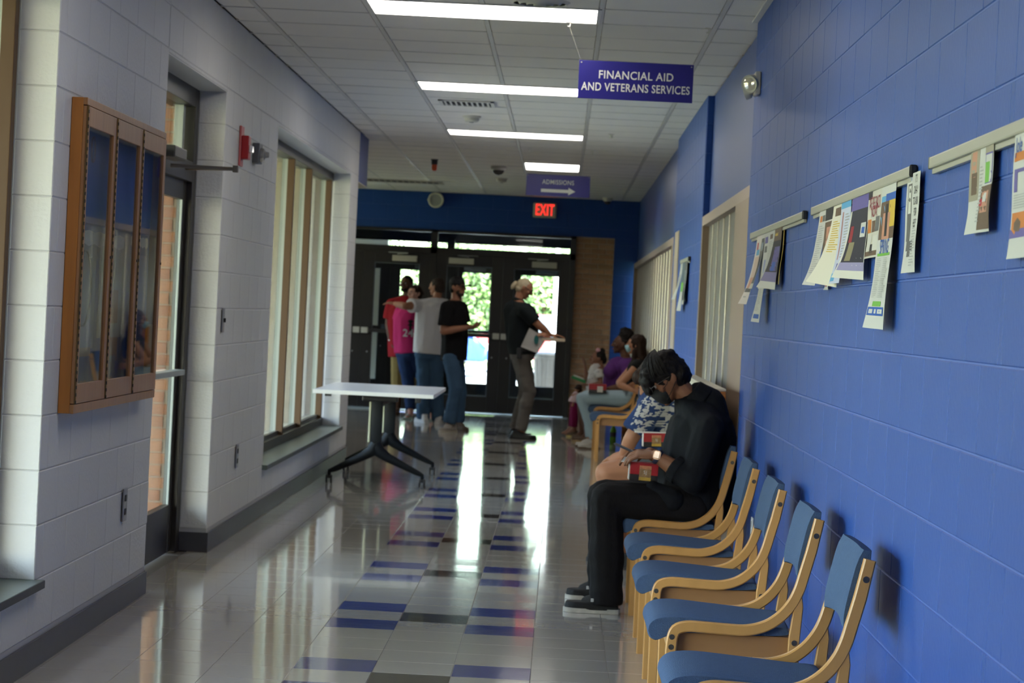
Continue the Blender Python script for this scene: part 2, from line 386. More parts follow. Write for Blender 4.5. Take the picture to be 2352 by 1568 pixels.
# left glazed door
d = link('door_1', None, kind='structure', loc=(XF, 12.1, 0))
MB().cbox(XF-.075, XF, 12.93, 13.045, 0, 2.54, .003).obj('door_frame', bronze, d)
MB().cbox(XF-.14, XF, 11.115, 11.2, 0, 2.54, .003).obj('door_frame', bronze, d)
MB().cbox(XF-.14, XF, 11.2, 12.93, 2.44, 2.54, .003).cbox(XF-.14, XF, 11.2, 12.93, 2.03, 2.14, .003).obj('door_header', bronze, d)
MB().box(XF-.075, XF-.069, 11.2, 12.93, 2.14, 2.44).obj('transom_pane', clear, d)
MB().cbox(XF-.09, XF-.04, 12.78, 12.84, 2.14, 2.44, .003).obj('transom_bar', alu_w, d)
lf = MB().cbox(XF-.07, XF-.03, 11.25, 11.37, .01, 2.03, .003).cbox(XF-.07, XF-.03, 12.86, 12.93, .01, 2.03, .003).cbox(XF-.07, XF-.03, 11.37, 12.83, .01, .27, .003).cbox(XF-.07, XF-.03, 11.37, 12.83, 1.93, 2.03, .003)
leaf = lf.obj('door_leaf', bronze, d)
MB().box(XF-.055, XF-.050, 11.37, 12.86, .27, 1.93).obj('pane', clear, leaf)
MB().cbox(XF-.048, XF-.035, 12.845, 12.86, .27, 1.93, .002).obj('glazing_stop', alu_w, leaf)
cl = MB().cbox(-2.04, -1.955, 11.75, 12.12, 2.095, 2.155, .008).obj('door_closer', mat('dark bronze closer', (.05, .045, .04), .4), d)
MB().tube([(-2.0, 11.9, 2.06), (-1.69, 12.0, 2.062)], .010, 8).tube([(-2.0, 12.4, 2.075), (-1.69, 12.0, 2.062)], .009, 8).cbox(-1.70, -1.672, 11.985, 12.015, 2.045, 2.08, .004).obj('closer_arm', mat('closer arm', (.16, .14, .12), .35, .6), cl)
MB().cbox(XF-.03, XF+.03, 11.4, 12.8, .98, 1.01, .006).obj('push_bar', alu_w, leaf)
MB().cbox(XF-.045, XF-.038, 11.75, 11.95, .93, 1.06, .002).obj('notice', paper, leaf)
# blue bulkhead past the end of the left wall
tr = MB().box(-3.2, XL, 21.5, 22.4, 2.515, HC).obj('trim_3', blue_plain, kind='structure')
MB().box(-3.2, XL+.004, 21.5, 22.404, 2.505, 2.515).obj('soffit', soffit_m, tr)
# alcove to the left beyond the wall
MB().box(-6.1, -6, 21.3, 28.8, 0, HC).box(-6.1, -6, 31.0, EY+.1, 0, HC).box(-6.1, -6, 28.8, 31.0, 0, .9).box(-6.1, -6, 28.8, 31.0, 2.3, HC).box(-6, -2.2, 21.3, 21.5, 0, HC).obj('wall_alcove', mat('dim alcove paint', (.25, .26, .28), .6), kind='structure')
aw = link('window_added', None, kind='structure', loc=(-6.05, 29.9, .9))  # invented window, out of view, lets side daylight into the far hall
for y in (28.8, 29.87, 30.94): MB().cbox(-6.08, -6.0, y, y+.06, .9, 2.3, .003).obj('mullion', bronze, aw)
MB().box(-6.05, -6.044, 28.8, 31.0, .9, 2.3).obj('pane', clear, aw)
# ---- right wall
MR = XR+.004
w = MB()
XP = XR+.05
w.box(MR, 1.5, -1.6, 12.25, 0, HC).box(MR, 1.5, 16.42, 20.5, 0, HC)
wall_right = w.obj('wall_right', mortar_b, kind='structure')
MB().box(XP, 1.5, 12.25, 16.42, 2.125, HC).box(XP, 1.5, 20.5, EY, 2.125, HC).box(XP, 1.5, 12.25, 16.42, 0, .1).box(XP, 1.5, 20.5, EY, 0, .1).obj('spandrel', blue_plain, wall_right)
stf = MB()
lay(wall_right, 'x', MR, -1, 5.05, 12.25, .33, HC, blue_block, 4.889-.2032+.4064*0)
lay(wall_right, 'x', MR, -1, 5.05, 12.25, 0, .33, blue_block, 4.889-.2032, stf)
lay(wall_right, 'x', MR, -1, -1.6, 5.05, 0, HC, blue_block, 4.889-.2032, stf)
lay(wall_right, 'x', MR, -1, 16.42, 20.5, 0, HC, blue_block, 4.889-.2032, stf)
lay(wall_right, 'y', 16.42, 1, MR, XP, .1, HC, blue_block, MR, stf)
stf.obj('block_courses', blue_block, wall_right, kind='stuff')
MB().cbox(XR-.008, XR+.001, -1.6, 12.25, 0, .10, .003).cbox(XR-.008, XR+.001, 16.42, 20.5, 0, .10, .003).obj('baseboard_right', base_m, kind='structure')
MB().cbox(.905, .99, -1.6, 12.25, HC-.012, HC-.004, .002).obj('trim_4', grid_m, kind='structure')
khaki = mat('khaki glazed panel', (.15, .14, .12), .38, spec=.6); tan = mat('tan painted steel frame', (.26, .185, .135), .45); pinkish = mat('rose tan head trim', (.33, .25, .21), .45)
satin = mat('satin metal edge', (.55, .54, .50), .22, .85)
def right_window(name, y0, y1, pitch, pane, first=.35):
    t = link(name, None, kind='structure', loc=(XP, (y0+y1)/2, .1))
    MB().cbox(XP-.045, XP+.03, y0, y1, 2.06, 2.125, .003).obj('head_trim', pinkish, t)
    MB().cbox(XP-.045, XP+.03, y0, y1, .1, .16, .003).obj('bottom_trim', tan, t)
    MB().cbox(XP-.05, XP+.03, y0, y0+first, .16, 2.06, .004).obj('frame_post', tan, t)
    MB().cbox(XP-.045, XP+.03, y1-.06, y1, .16, 2.06, .004).obj('frame_post', tan, t)
    a = y0+first
    while a < y1-.07:
        b_ = min(a+pitch, y1-.06)
        MB().box(XP+.002, XP+.012, a, b_, .16, 2.06).obj('panel', pane, t)
        MB().cbox(XP-.008, XP+.004, a, a+.014, .16, 2.06, .003).obj('mullion', satin, t)
        a += pitch
right_window('window_3', 12.25, 16.42, .53, khaki, .95)
right_window('window_4', 20.5, EY-.1, .62, mat('beige glazed panel', (.26, .22, .18), .4))
MB().cbox(XR-.008, XR+.05, 19.5, 20.1, 0, 2.14, .003).obj('trim_5', mat('light tan jamb', (.36, .29, .23), .5), kind='structure')
# ---- wall behind the viewer
MB().box(-2.2, 1.5, -1.75, -1.6, 0, HC).obj('wall_front', mat('rear wall paint', (.45, .45, .45), .6), kind='structure')
# ---- end wall
BL = .151; BR_ = .666; FT = 2.455
w = MB().box(-6, 1.5, EY+.004, EY+.25, FT, HC+.1).box(BR_, 1.5, EY+.004, EY+.25, 0, FT).box(-6, -3.75, EY+.004, EY+.25, 0, FT).box(BL, BR_, EY+.02, EY+.25, 0, FT)
wall_back = w.obj('wall_back', mortar_b, kind='structure')
lay(wall_back, 'y', EY+.004, 1, -3.4, XP, FT, HC, blue_block, .02); lay(wall_back, 'y', EY+.004, 1, BR_, XP, .1, FT, blue_block, .02)
MB().box(BL, BR_, EY+.006, EY+.02, 0, FT).obj('mortar', mort_g, wall_back)
bb = {}
zz = 0; r = 0
while zz < FT-.01:
    zb = min(zz+.0677, FT); r += 1; a = BL-(r % 2)*.1016
    while a < BR_-.01:
        b0, b1 = max(a, BL), min(a+.2032, BR_); a += .2032
        if b1-b0 < .03: continue
        mi = random.choice((0, 0, 1, 1, 2, 3)); key = (round(b1-b0, 3), round(zb-zz, 3), mi)
        if key not in bb:
            hw, hh, c = (b1-b0)/2-.005, (zb-zz)/2-.005, .002
            bb[key] = MB().add([(-hw,0,-hh),(hw,0,-hh),(hw,0,hh),(-hw,0,hh),(-hw+c,-.008,-hh+c),(hw-c,-.008,-hh+c),(hw-c,-.008,hh-c),(-hw+c,-.008,hh-c)], [(4,5,6,7),(0,1,5,4),(1,2,6,5),(2,3,7,6),(3,0,4,7)]).mesh('brick', brick_m[mi])
        link('brick', bb[key], wall_back, loc=((b0+b1)/2, EY+.006, (zz+zb)/2))
    zz += .0677
# storefronts: inner (at EY) and outer (at OUTY)
def storefront(Y, dx, names, dark, stub):
    fr = link(names[0], None, kind='structure', loc=(dx-1.75, Y, 0))
    X0 = -3.72+dx
    MB().cbox(X0, BL+dx, Y-.03, Y+.09, 2.42, FT, .003).cbox(X0, BL+dx, Y-.03, Y+.09, 2.13, 2.22, .003).obj('head_frame', dark, fr)
    for a, b_ in ((X0, X0+.07), (-1.805+dx, -1.715+dx), (.08+dx, BL+dx)): MB().cbox(a, b_, Y-.03, Y+.09, 0, FT, .003).obj('frame_post', dark, fr)
    MB().box(X0+.07, -1.8+dx, Y+.02, Y+.026, 2.22, 2.42).obj('transom_pane', clear, fr); MB().box(-1.72+dx, .08+dx, Y+.02, Y+.026, 2.22, 2.42).obj('transom_pane', clear, fr)
    MB().cbox(X0, BL+dx, Y-.05, Y+.1, 0, .012, .003).obj('threshold', alu_w, fr)
    leaves = [(-3.64, -2.7025, 1), (-2.7025, -1.805, 0), (-1.715, -.8155, 1), (-.8155, .08, 0)]
    for i, (a, b_, hinge) in enumerate(leaves):
        a += dx; b_ += dx
        g0, g1 = (a+.15, b_-.135) if not hinge else (a+.137, b_-.147)
        lf = link(names[1+i], None, kind='structure', loc=((a+b_)/2, Y, 0))
        MB().cbox(a+.0005, g0, Y-.022, Y+.022, .03, 2.13, .001).cbox(g1, b_-.0005, Y-.022, Y+.022, .03, 2.13, .003).cbox(g0, g1, Y-.022, Y+.022, .03, .24, .003).cbox(g0, g1, Y-.022, Y+.022, 1.985, 2.13, .003).obj('door_leaf', dark, lf)
        MB().box(g0, g1, Y-.003, Y+.003, .24, 1.985).obj('pane', clear, lf)
        st = MB()
        for q in ((g0, g0+.012, .24, 1.985), (g1-.012, g1, .24, 1.985), (g0, g1, .24, .252), (g0, g1, 1.973, 1.985)): st.box(q[0], q[1], Y-.012, Y-.004, q[2], q[3])
        st.obj('glazing_stop', mat_stop, lf)
        if stub:
            ca, cb = (a+.165, a+.50) if hinge else (b_-.51, b_-.175)
            MB().cbox(ca, cb, Y-.075, Y-.022, 2.01, 2.09, .006).obj('door_closer', closer_m, lf)
            arm = MB().tube([((ca+cb)/2+(.1 if hinge else -.1), Y-.06, 2.105), ((ca+cb)/2-(.05 if hinge else -.05), Y-.16, 2.12), ((ca+cb)/2+(.22 if hinge else -.22), Y-.05, 2.125)], .008, 6)
            arm.obj('closer_arm', greyp, lf)
            bx0, bx1 = a+.05, b_-.05
            MB().cbox(bx0+.06, bx1-.06, Y-.085, Y-.055, 1.035, 1.085, .006).obj('push_bar', mat_bar, lf)
            MB().cbox(b_-.10 if hinge else a+.01, b_-.01 if hinge else a+.10, Y-.075, Y-.022, 1.02, 1.10, .006).obj('latch_box', closer_m, lf)
            MB().cyl(((b_-.1) if hinge else a+.1, Y-.03, .77), ((b_-.1) if hinge else a+.1, Y-.022, .77), .012, n=10).obj('lock_cylinder', greyp, lf)
closer_m = mat('champagne closer cover', (.50, .47, .40), .5, .1); mat_bar = mat('dark push bar', (.05, .045, .045), .3, .5); mat_stop = mat('grey glazing bead', (.10, .12, .14), .4)
storefront(EY, 0, ['door_frame_inner', 'door_2', 'door_3', 'door_4', 'door_5'], bronze, True)
storefront(OUTY, 0, ['door_frame_outer', 'door_6', 'door_7', 'door_8', 'door_9'], bronze, True)
for o in list(COL.objects):
    if o.name == 'door_frame_inner': o.name = 'trim_6'
    if o.name == 'door_frame_outer': o.name = 'trim_7'
# vestibule
vb = mat('vestibule dark blue paint', (.03, .06, .10), .5)
MB().box(-3.9, -3.75, EY+.25, OUTY+.1, 0, 2.7).box(.35, .5, EY+.25, OUTY+.1, 0, 2.7).obj('wall_vestibule', vb, kind='structure')
MB().box(-3.9, .5, EY+.25, OUTY+.3, 2.58, 3.1).box(-3.9, .5, OUTY, OUTY+.3, FT, 2.58).obj('ceiling_vestibule', mat('vestibule ceiling', (.12, .12, .12), .7), kind='structure')
MB().box(-6, -3.9, EY+.25, OUTY+.2, 0, 3.2).box(.5, 6, EY+.25, OUTY+.2, 0, 3.2).obj('wall_outer', mat('tan exterior brick', (.45, .33, .2), .8), kind='structure')
MB().cbox(-1.82, -1.70, OUTY-.3, OUTY-.1, 2.2, 2.5, .01).obj('trim_8', bronze, kind='structure')
# roof slab keeps the sun out
MB().box(-2.35, 6, -2.4, OUTY+.4, 3.3, 3.6).box(-6.4, -2.35, 21.2, OUTY+.4, 3.3, 3.6).obj('roof', plenum, kind='structure')
troffer(-4.6, -3.99, 24.2, 25.42, 'added fill light in the side alcove, hidden behind the left wall')  # added lamp, never in view, brightens the far end
troffer(-4.6, -3.99, 28.5, 29.72, 'second added fill light in the side alcove, nearer the end doors')  # also an added unseen lamp for the far end

for sx_ in (905, 1178):
    p = at(sx_, 558, OUTY-.12); MB().cbox(p.x-.09, p.x+.09, OUTY-.16, OUTY-.03, 2.20, 2.33, .01).obj('trim_%d' % (9 if sx_ == 905 else 10), mat('grey operator box', (.10, .11, .11), .5), kind='structure')
# ------------------------------------------------------------------ outdoors
lawn_m = mat('sunlit grass', (.22, .24, .11), .9, bump=(30, .6, I3), var=(2, .3, I3))
conc = mat('pale concrete', (.42, .40, .36), .85, bump=(20, .2, I3), var=(1, .1, I3)); asph = mat('pale asphalt', (.25, .25, .26), .9, var=(3, .1, I3))
cream = mat('cream exterior wall', (.62, .58, .48), .8, bump=(30, .2, I3))
gr = MB().box(-60, 60, -25, 110, -.5, -.15).obj('ground', lawn_m, kind='structure')
MB().box(-4, 5, OUTY+.1, 43.5, -.2, -.01).obj('walkway', conc, kind='structure')
MB().box(-40, 40, 47.5, 60, -.3, -.06).obj('road', asph, kind='structure')
MB().box(-7.5, -2.32, -6, 21.2, -.2, -.02).obj('pavement', conc, kind='structure')
vw = MB().box(-6.5, -2.23, 21.18, 21.29, -.1, 3.3).box(-2.30, -2.225, -2, 3.4, -.1, 3.3).box(-2.30, -2.225, 8.73, 11.05, -.1, 3.3).box(-2.30, -2.225, 13.06, 15.43, -.1, 3.3).box(-2.30, -2.225, -2, 21.2, 2.56, 3.3).obj('wall_left_outer', cream, kind='structure')
MB().box(-2.9, -2.2, -2, 21.2, 2.64, 2.8).obj('eaves', soffit_m, vw)
MB().box(-3.7, -2.31, 9.2, 14.3, 2.62, 2.8).obj('canopy', soffit_m, vw)
MB().box(-2.46, -2.13, 13.0, 13.044, -.1, 2.6).obj('mortar', mort_g, wall_left)
ob = {}
z = 0; r = 0
while z < 2.55:
    r += 1; a = -2.46-(r % 2)*.1016
    while a < -2.14:
        b0, b1 = max(a, -2.46), min(a+.2032, -2.13); a += .2032
        if b1-b0 < .03: continue
        mi = random.choice((0, 1, 2)); key = (round(b1-b0, 3), mi)
        if key not in ob:
            hw, hh, c = (b1-b0)/2-.004, .029, .002
            ob[key] = MB().add([(-hw,0,-hh),(hw,0,-hh),(hw,0,hh),(-hw,0,hh),(-hw+c,-.006,-hh+c),(hw-c,-.006,-hh+c),(hw-c,-.006,hh-c),(-hw+c,-.006,hh-c)], [(4,5,6,7),(0,1,5,4),(1,2,6,5),(2,3,7,6),(3,0,4,7)]).mesh('brick', brick_o[mi])
        link('brick', ob[key], wall_left, loc=((b0+b1)/2, 13.0, z+.034))
    z += .0677
leaf_ms = [mat('tree leaves light', (.17, .27, .09), .7), mat('tree leaves mid', (.09, .15, .07), .7)]
bark = mat('bark', (.12, .08, .05), .9, bump=(20, .8, (1, 1, .2)))
def tree(x, y, h, r, z0, n, label, seed):
    rd = random.Random(seed)
    t = thing('tree', label, 'tree', (x, y, -.15), 'trees beyond the parking area')
    m = MB(); m.tube([(x, y, -.15), (x+.1, y, h*.3), (x-.05, y+.1, h*.7)], [.22, .16, .06], 8)
    for i in range(5):
        a = rd.uniform(0, 6.28); zz = h*rd.uniform(.2, .5); m.tube([(x, y, zz), (x+math.cos(a)*r*.6, y+math.sin(a)*r*.6, zz+h*.2)], [.08, .02], 6)
    m.obj('trunk', bark, t)
    m = MB(); cl = [(V((x+rd.uniform(-r, r)*.75, y+rd.uniform(-r, r)*.6, rd.uniform(z0, h*.85))), rd.uniform(.5, .9)) for _ in range(26)]
    for i in range(n):
        c, q = rd.choice(cl); d = V((rd.gauss(0, 1), rd.gauss(0, 1), rd.gauss(0, .8))).normalized()*q*rd.uniform(.6, 1); p = c+d
        u = V((rd.gauss(0, 1), rd.gauss(0, 1), rd.gauss(0, 1))).normalized()*rd.uniform(.05, .10); v = u.orthogonal().normalized()*u.length*.6
        m.add([p-u, p-v, p+u, p+v], [(0,1,2,3)], rd.choice((0, 0, 1)))
    m.obj('foliage', leaf_ms, t, kind='stuff')
for i, (x, y, h, r, z0, l) in enumerate([(-6.0, 64, 3.5, 1.5, .9, 'bushy green tree seen through the left end door'), (-2.9, 68, 3.6, 1.5, .9, 'bright green tree seen beside the black cap man'), (-.2, 64, 3.4, 1.3, 1.0, 'pale green tree seen between the end doors'), (1.6, 73, 3.8, 1.5, .8, 'green tree seen past the grey haired man'), (3.6, 66, 3.6, 1.5, .9, 'green tree behind the tan brick panel side')]):
    tree(x, y, h, r, z0, 9000, l, i)
def car(x, y, rz, col, label, hgt=1.42):
    t = thing('car', label, 'car', (x, y, -.06), 'cars parked outside'); t.rotation_euler = (0, 0, rz)
    pm = mat('car paint '+label[:10], col, .25, spec=.6, coat=.6); gm = mat('car window', (.03, .04, .05), .1); rub = mat('tyre rubber', (.015, .015, .015), .8)
    prof = [(-2.2, .35), (-2.25, .6), (-2.1, .88), (-1.55, .98), (-1.0, hgt), (.35, hgt), (1.0, .98), (1.95, .86), (2.22, .62), (2.2, .35)]
    b = bmesh.new()
    rows = []
    for yy, sc in ((-.88, .97), (-.80, 1), (.80, 1), (.88, .97)):
        rows.append([b.verts.new((px*sc, yy*(1 if pz < 1 else .82), pz if pz < 1 else pz-(0 if abs(yy) < .85 else .04))) for px, pz in prof])
    for i in range(3):
        for j in range(len(prof)): k = (j+1) % len(prof); b.faces.new((rows[i][j], rows[i][k], rows[i+1][k], rows[i+1][j]))
    b.faces.new(rows[0]); b.faces.new(rows[3])
    bmesh.ops.bevel(b, geom=b.edges[:], offset=.04, segments=2, affect='EDGES')
    o = MB().bm(b).obj('body', pm, None, smooth=True); o.parent = t
    for s in (-1, 1):
        w_ = MB()
        for q in ([(-.95, 1.36), (-.1, 1.36), (-.1, 1.0), (-1.45, 1.0)], [(-.02, 1.36), (.33, 1.36), (.92, 1.0), (-.02, 1.0)]):
            w_.add([(a, s*.80 if zz > 1.2 else s*.885, zz*hgt/1.42 if zz > 1.2 else zz) for a, zz in q]+[(a, s*.70, zz) for a, zz in q], [(0,1,2,3), (4,5,6,7), (0,1,5,4), (1,2,6,5), (2,3,7,6), (3,0,4,7)])
        o = w_.obj('side_window', gm); o.parent = t
    for sx, za in ((-1, 1), (1, 1)):
        x1, x2 = (-1.02, -1.5) if sx < 0 else (.38, .97)
        o = MB().add([(x1, -.6, hgt-.02), (x1, .6, hgt-.02), (x2, .7, 1.02), (x2, -.7, 1.02)]+[(x1+sx*.02, -.6, hgt), (x1+sx*.02, .6, hgt), (x2+sx*.03, .7, 1.03), (x2+sx*.03, -.7, 1.03)], [(0,1,2,3), (4,5,6,7), (0,1,5,4), (1,2,6,5), (2,3,7,6), (3,0,4,7)]).obj('windshield', gm); o.parent = t
        for s in (-1, 1):
            o = MB().lathe((sx*1.38, s*.70, .33), (0, s, 0), [(0, .2), (0, .32), (.02, .34), (.18, .34), (.2, .32), (.2, .2), (.17, .18), (.17, .01)], 20).obj('wheel', rub, smooth=True); o.parent = t
        for ya in (-.75, .45): o = MB().cbox(sx*2.14-.06, sx*2.14+.06, ya, ya+.3, .6, .74, .01).obj('lamp', mat('lamp lens', (.6, .6, .6) if sx > 0 else (.4, .02, .02), .2)); o.parent = t
    return t
car(-3.8, 51.5, .08, (.008, .05, .26), 'blue car parked just outside the middle end door')
car(.1, 56.5, .05, (.28, .008, .008), 'red car parked behind the blue car')
car(-8.2, 55.5, .0, (.5, .5, .5), 'white car seen through the left end door')
t = thing('trash_can', 'grey ribbed trash can outside the right end door', 'trash can', at(1256, 880, 41).xy.to_3d()+V((0, 0, -.01)))
tx, ty = t.location.xy; gm = mat('weathered grey plastic', (.011, .011, .012), .6)
MB().lathe((tx, ty, -.01), (0, 0, 1), [(0, .19), (.02, .20), (.62, .235), (.64, .25), (.68, .25), (.68, .22), (.1, .18), (.1, .01)], 24).obj('can', gm, t, smooth=True)
for i in range(12):
    a = i*math.pi/6; MB().tube([(tx+math.cos(a)*.2, ty+math.sin(a)*.2, .05), (tx+math.cos(a)*.235, ty+math.sin(a)*.235, .6)], .012, 6).obj('rib', gm, t)
MB().lathe((tx, ty, .67), (0, 0, 1), [(0, .26), (.03, .26), (.06, .2), (.07, .01)], 24).obj('lid', gm, t, smooth=True)
p = at(863, 800, 41.5); t = thing('tripod_stand', 'black tripod stand outside the left end door', 'stand', (p.x, p.y, -.01))
MB().tube([(p.x, p.y, .1), (p.x, p.y, 1.25)], .018, 8).obj('pole', black_r, t)
for i in range(3):
    a = .5+i*2.09; MB().tube([(p.x, p.y, .55), (p.x+math.cos(a)*.34, p.y+math.sin(a)*.34, 0)], .014, 6).obj('leg', black_r, t)
    MB().tube([(p.x, p.y, .25), (p.x+math.cos(a)*.22, p.y+math.sin(a)*.22, .19)], .008, 6).obj('brace', black_r, t)
MB().cyl((p.x, p.y, .8), (p.x, p.y, .87), .03).obj('collar', black_p, t)
p = at(1276, 700, 45); t = thing('light_pole', 'white metal post outside the right end door', 'post', (p.x, 45, -.01))
MB().tube([(p.x, 45, 0), (p.x, 45, 3.6)], [.055, .05], 12).obj('pole', white_p, t, smooth=True); MB().cbox(p.x-.14, p.x+.14, 44.86, 45.14, -.01, .03, .01).obj('base_plate', white_p, t)
MB().box(-3.85, -2.8, OUTY+.6, OUTY+.8, -.1, 3).obj('wall_outer_return', cream, kind='structure')
# ------------------------------------------------------------------ fixtures on walls and ceiling
sign_blue = mat('royal blue sign plastic', (.013, .010, .17), .35); letter_w = mat('white vinyl letters', (.62, .62, .60), .5)
def put_text(s, size, cx, cz, Y, m, parent, name='lettering', bold=.012, sx=1.0, th=.0015):
    vs, fs = text_mb(s, size, bold, sx=sx); b = MB()
    b.add([(cx+x, Y-th, cz+y) for x, y in vs], fs); return b.obj(name, m, parent)
def hanging_sign(cx, cz, Y, w, h, label, lines, hooks, tilt=0):
    t = thing('hanging_sign', label, 'sign', (cx, Y, cz-h/2))
    MB().cbox(cx-w/2, cx+w/2, Y-.003, Y+.003, cz-h/2, cz+h/2, .0015).obj('board', sign_blue, t)
    lines(t, cx, cz, Y-.0035)
    for sx_, (hx, hy) in zip((-1, 1), hooks):
        MB().tube([(hx, hy, HC-.02), (cx+sx_*(w/2-.012), Y, cz+h/2-.01)], .0004, 5).obj('line', offwhite, t)
        MB().tube([(hx, hy, HC-.004), (hx+.008, hy, HC-.012), (hx+.006, hy, HC-.028), (hx-.006, hy, HC-.028)], .003, 6).cbox(hx-.014, hx+.014, hy-.010, hy+.010, HC-.008, HC-.003, .001).obj('ceiling_hook', offwhite, t)
        MB().cyl((cx+sx_*(w/2-.012), Y-.006, cz+h/2-.012), (cx+sx_*(w/2-.012), Y-.003, cz+h/2-.012), .004, n=10).obj('eyelet', greyp, t)
def l1(t, cx, cz, Y):
    put_text('FINANCIAL AID', .060, cx, cz+.027, Y, letter_w, t, bold=.016, sx=.90); put_text('AND VETERANS SERVICES', .060, cx+.001, cz-.039, Y, letter_w, t, bold=.016, sx=.785)
def l2(t, cx, cz, Y):
    put_text('ADMISSIONS', .060, cx, cz+.03, Y, letter_w, t, bold=.005, sx=.84)
    MB().add([(cx-.16, Y-.0015, cz-.065), (cx+.10, Y-.0015, cz-.065), (cx+.10, Y-.0015, cz-.085), (cx+.165, Y-.0015, cz-.05), (cx+.10, Y-.0015, cz-.015), (cx+.10, Y-.0015, cz-.035), (cx-.16, Y-.0015, cz-.035)], [(0, 1, 2, 3, 4, 5, 6)]).obj('arrow', letter_w, t)
hanging_sign(.333, 2.664, 12.65, .61, .203, 'blue hanging FINANCIAL AID AND VETERANS SERVICES sign', l1, ((-.037, 12.62), (.70, 12.62)))
hanging_sign(-.093, 2.618, 22.5, .605, .205, 'smaller looking blue ADMISSIONS sign with white arrow', l2, ((-.38, 22.5), (.215, 22.5)))
# exit sign
t = thing('exit_sign', 'lit red EXIT sign on dark blue end wall', 'sign', (-.295, EY-.03, 2.69))
MB().cbox(-.454, -.137, EY-.035, EY+.0, 2.685, 2.885, .02).obj('housing', mat('grey beige sign housing', (.60, .55, .46), .5), t)
red_e = mat('lit red letters', (.8, .02, .01), .4, emit=((1, .03, .02), 2.2))
vs, fs = text_mb('EXIT', .19, .012, sx=.62); MB().add([(-.295+x, EY-.037, 2.785+y*1.12) for x, y in vs], fs).obj('lettering', red_e, t)
# round wall speaker
p = at(1001, 459, 31.9)
t = thing('wall_speaker', 'round grey speaker mounted high on dark blue wall', 'speaker', (p.x, EY, p.z))
MB().lathe((p.x, EY, p.z), (0, -1, 0), [(0, .09), (.05, .105), (.09, .107), (.10, .095), (.092, .080), (.08, .078)], 28).obj('housing', offwhite, t, smooth=True)
MB().lathe((p.x, EY, p.z), (0, -1, 0), [(.04, .078), (.088, .078), (.085, .03), (.083, .001)], 28).obj('grille', greyp, t, smooth=True)
MB().cyl((p.x-.118, EY-.05, p.z), (p.x-.10, EY-.05, p.z), .012).obj('bracket_knob', greyp, t)
# motion sensor near the end corner
t = thing('motion_sensor', 'small cream sensor on ceiling in far right corner', 'sensor', (.53, 31.3, HC))
MB().lathe((.53, 31.3, HC), (0, 0, -1), [(0, .07), (.03, .068), (.05, .05), (.055, .02)], 20).obj('housing', offwhite, t, smooth=True)
MB().lathe((.53, 31.3, HC-.05), (0, 0, -1), [(0, .045), (.03, .035), (.04, .005)], 16).obj('lens', black_p, t, smooth=True)
def smoke(x, y, label):
    t = thing('smoke_detector', label, 'smoke detector', (x, y, HC), None)
    MB().lathe((x, y, HC), (0, 0, -1), [(0, .075), (.012, .075), (.016, .062), (.04, .058), (.05, .045), (.052, .001)], 24).obj('housing', offwhite, t, smooth=True)
    MB().lathe((x, y, HC-.048), (0, 0, -1), [(0, .02), (.008, .018), (.010, .001)], 12).obj('sensor_cap', greyp, t, smooth=True)
smoke(-.80, 19.1, 'round cream smoke detector between second and third ceiling lights'); smoke(-.78, 27.9, 'small far smoke detector left of the admissions sign')
p = at(1145, 384, 25.6); t = thing('dome_camera', 'grey dome camera on ceiling left of the farthest light', 'camera', (p.x, 25.6, HC))
MB().lathe((p.x, 25.6, HC), (0, 0, -1), [(0, .085), (.03, .085), (.045, .078), (.045, .001)], 28).obj('housing', mat('grey camera ring', (.35, .34, .31), .4), t, smooth=True)
MB().lathe((p.x, 25.6, HC-.044), (0, 0, -1), [(0, .065), (.025, .058), (.045, .038), (.055, .001)], 24).obj('dome', mat('smoked dome', (.03, .03, .03), .08), t, smooth=True)
t = thing('beacon_light', 'orange beacon with black base hanging from ceiling', 'beacon light', (-1.41, 24.9, HC))
MB().lathe((-1.41, 24.9, HC), (0, 0, -1), [(0, .04), (.012, .04), (.014, .034), (.055, .034), (.06, .03)], 20).obj('base', black_p, t, smooth=True)
MB().lathe((-1.41, 24.9, HC-.058), (0, 0, -1), [(0, .029), (.05, .028), (.065, .02), (.068, .001)], 20).obj('lens', mat('orange lens', (.65, .09, .02), .25), t, smooth=True)
# ceiling vents
def vent(x0, x1, y0, y1, n, label, m=grid_m):
    t = thing('ceiling_vent', label, 'vent', ((x0+x1)/2, (y0+y1)/2, HC))
    MB().cbox(x0, x1, y0, y0+.03, HC-.014, HC-.004, .002).cbox(x0, x1, y1-.03, y1, HC-.014, HC-.004, .002).cbox(x0, x0+.03, y0, y1, HC-.014, HC-.004, .002).cbox(x1-.03, x1, y0, y1, HC-.014, HC-.004, .002).obj('frame', m, t)
    MB().box(x0+.03, x1-.03, y0+.03, y1-.03, HC-.006, HC-.004).obj('backing', mat('dark duct', (.04, .04, .045), .8), t)
    for i in range(n):
        x = x0+.05+(x1-x0-.1)*i/(n-1); MB().box(x-.008, x+.008, y0+.03, y1-.03, HC-.013, HC-.011).obj('slat', m, t)
vent(-1.0, -.58, 17.68, 18.1, 9, 'square ceiling vent between second light and smoke detector'); vent(-2.55, -1.55, 29.3, 29.8, 13, 'wide far ceiling vent near the end wall, above the speaker', mat('tan stained vent', (.40, .35, .27), .6))
t = thing('ceiling_diffuser', 'round white diffuser at top edge behind the nearest light', 'vent', (-.185, 11.87, HC))
for i, r in enumerate((.155, .115, .075, .035)): MB().lathe((-.185, 11.87, HC-.003), (0, 0, -1), [(0, r), (.012+.004*i, r*.86), (.009+.004*i, r*.84), (0, r*.92)], 28).obj('ring', grid_m, t, smooth=True)
t = thing('sprinkler_head', 'tiny white sprinkler on ceiling right of the third light', 'sprinkler', (.35, 20.3, HC))
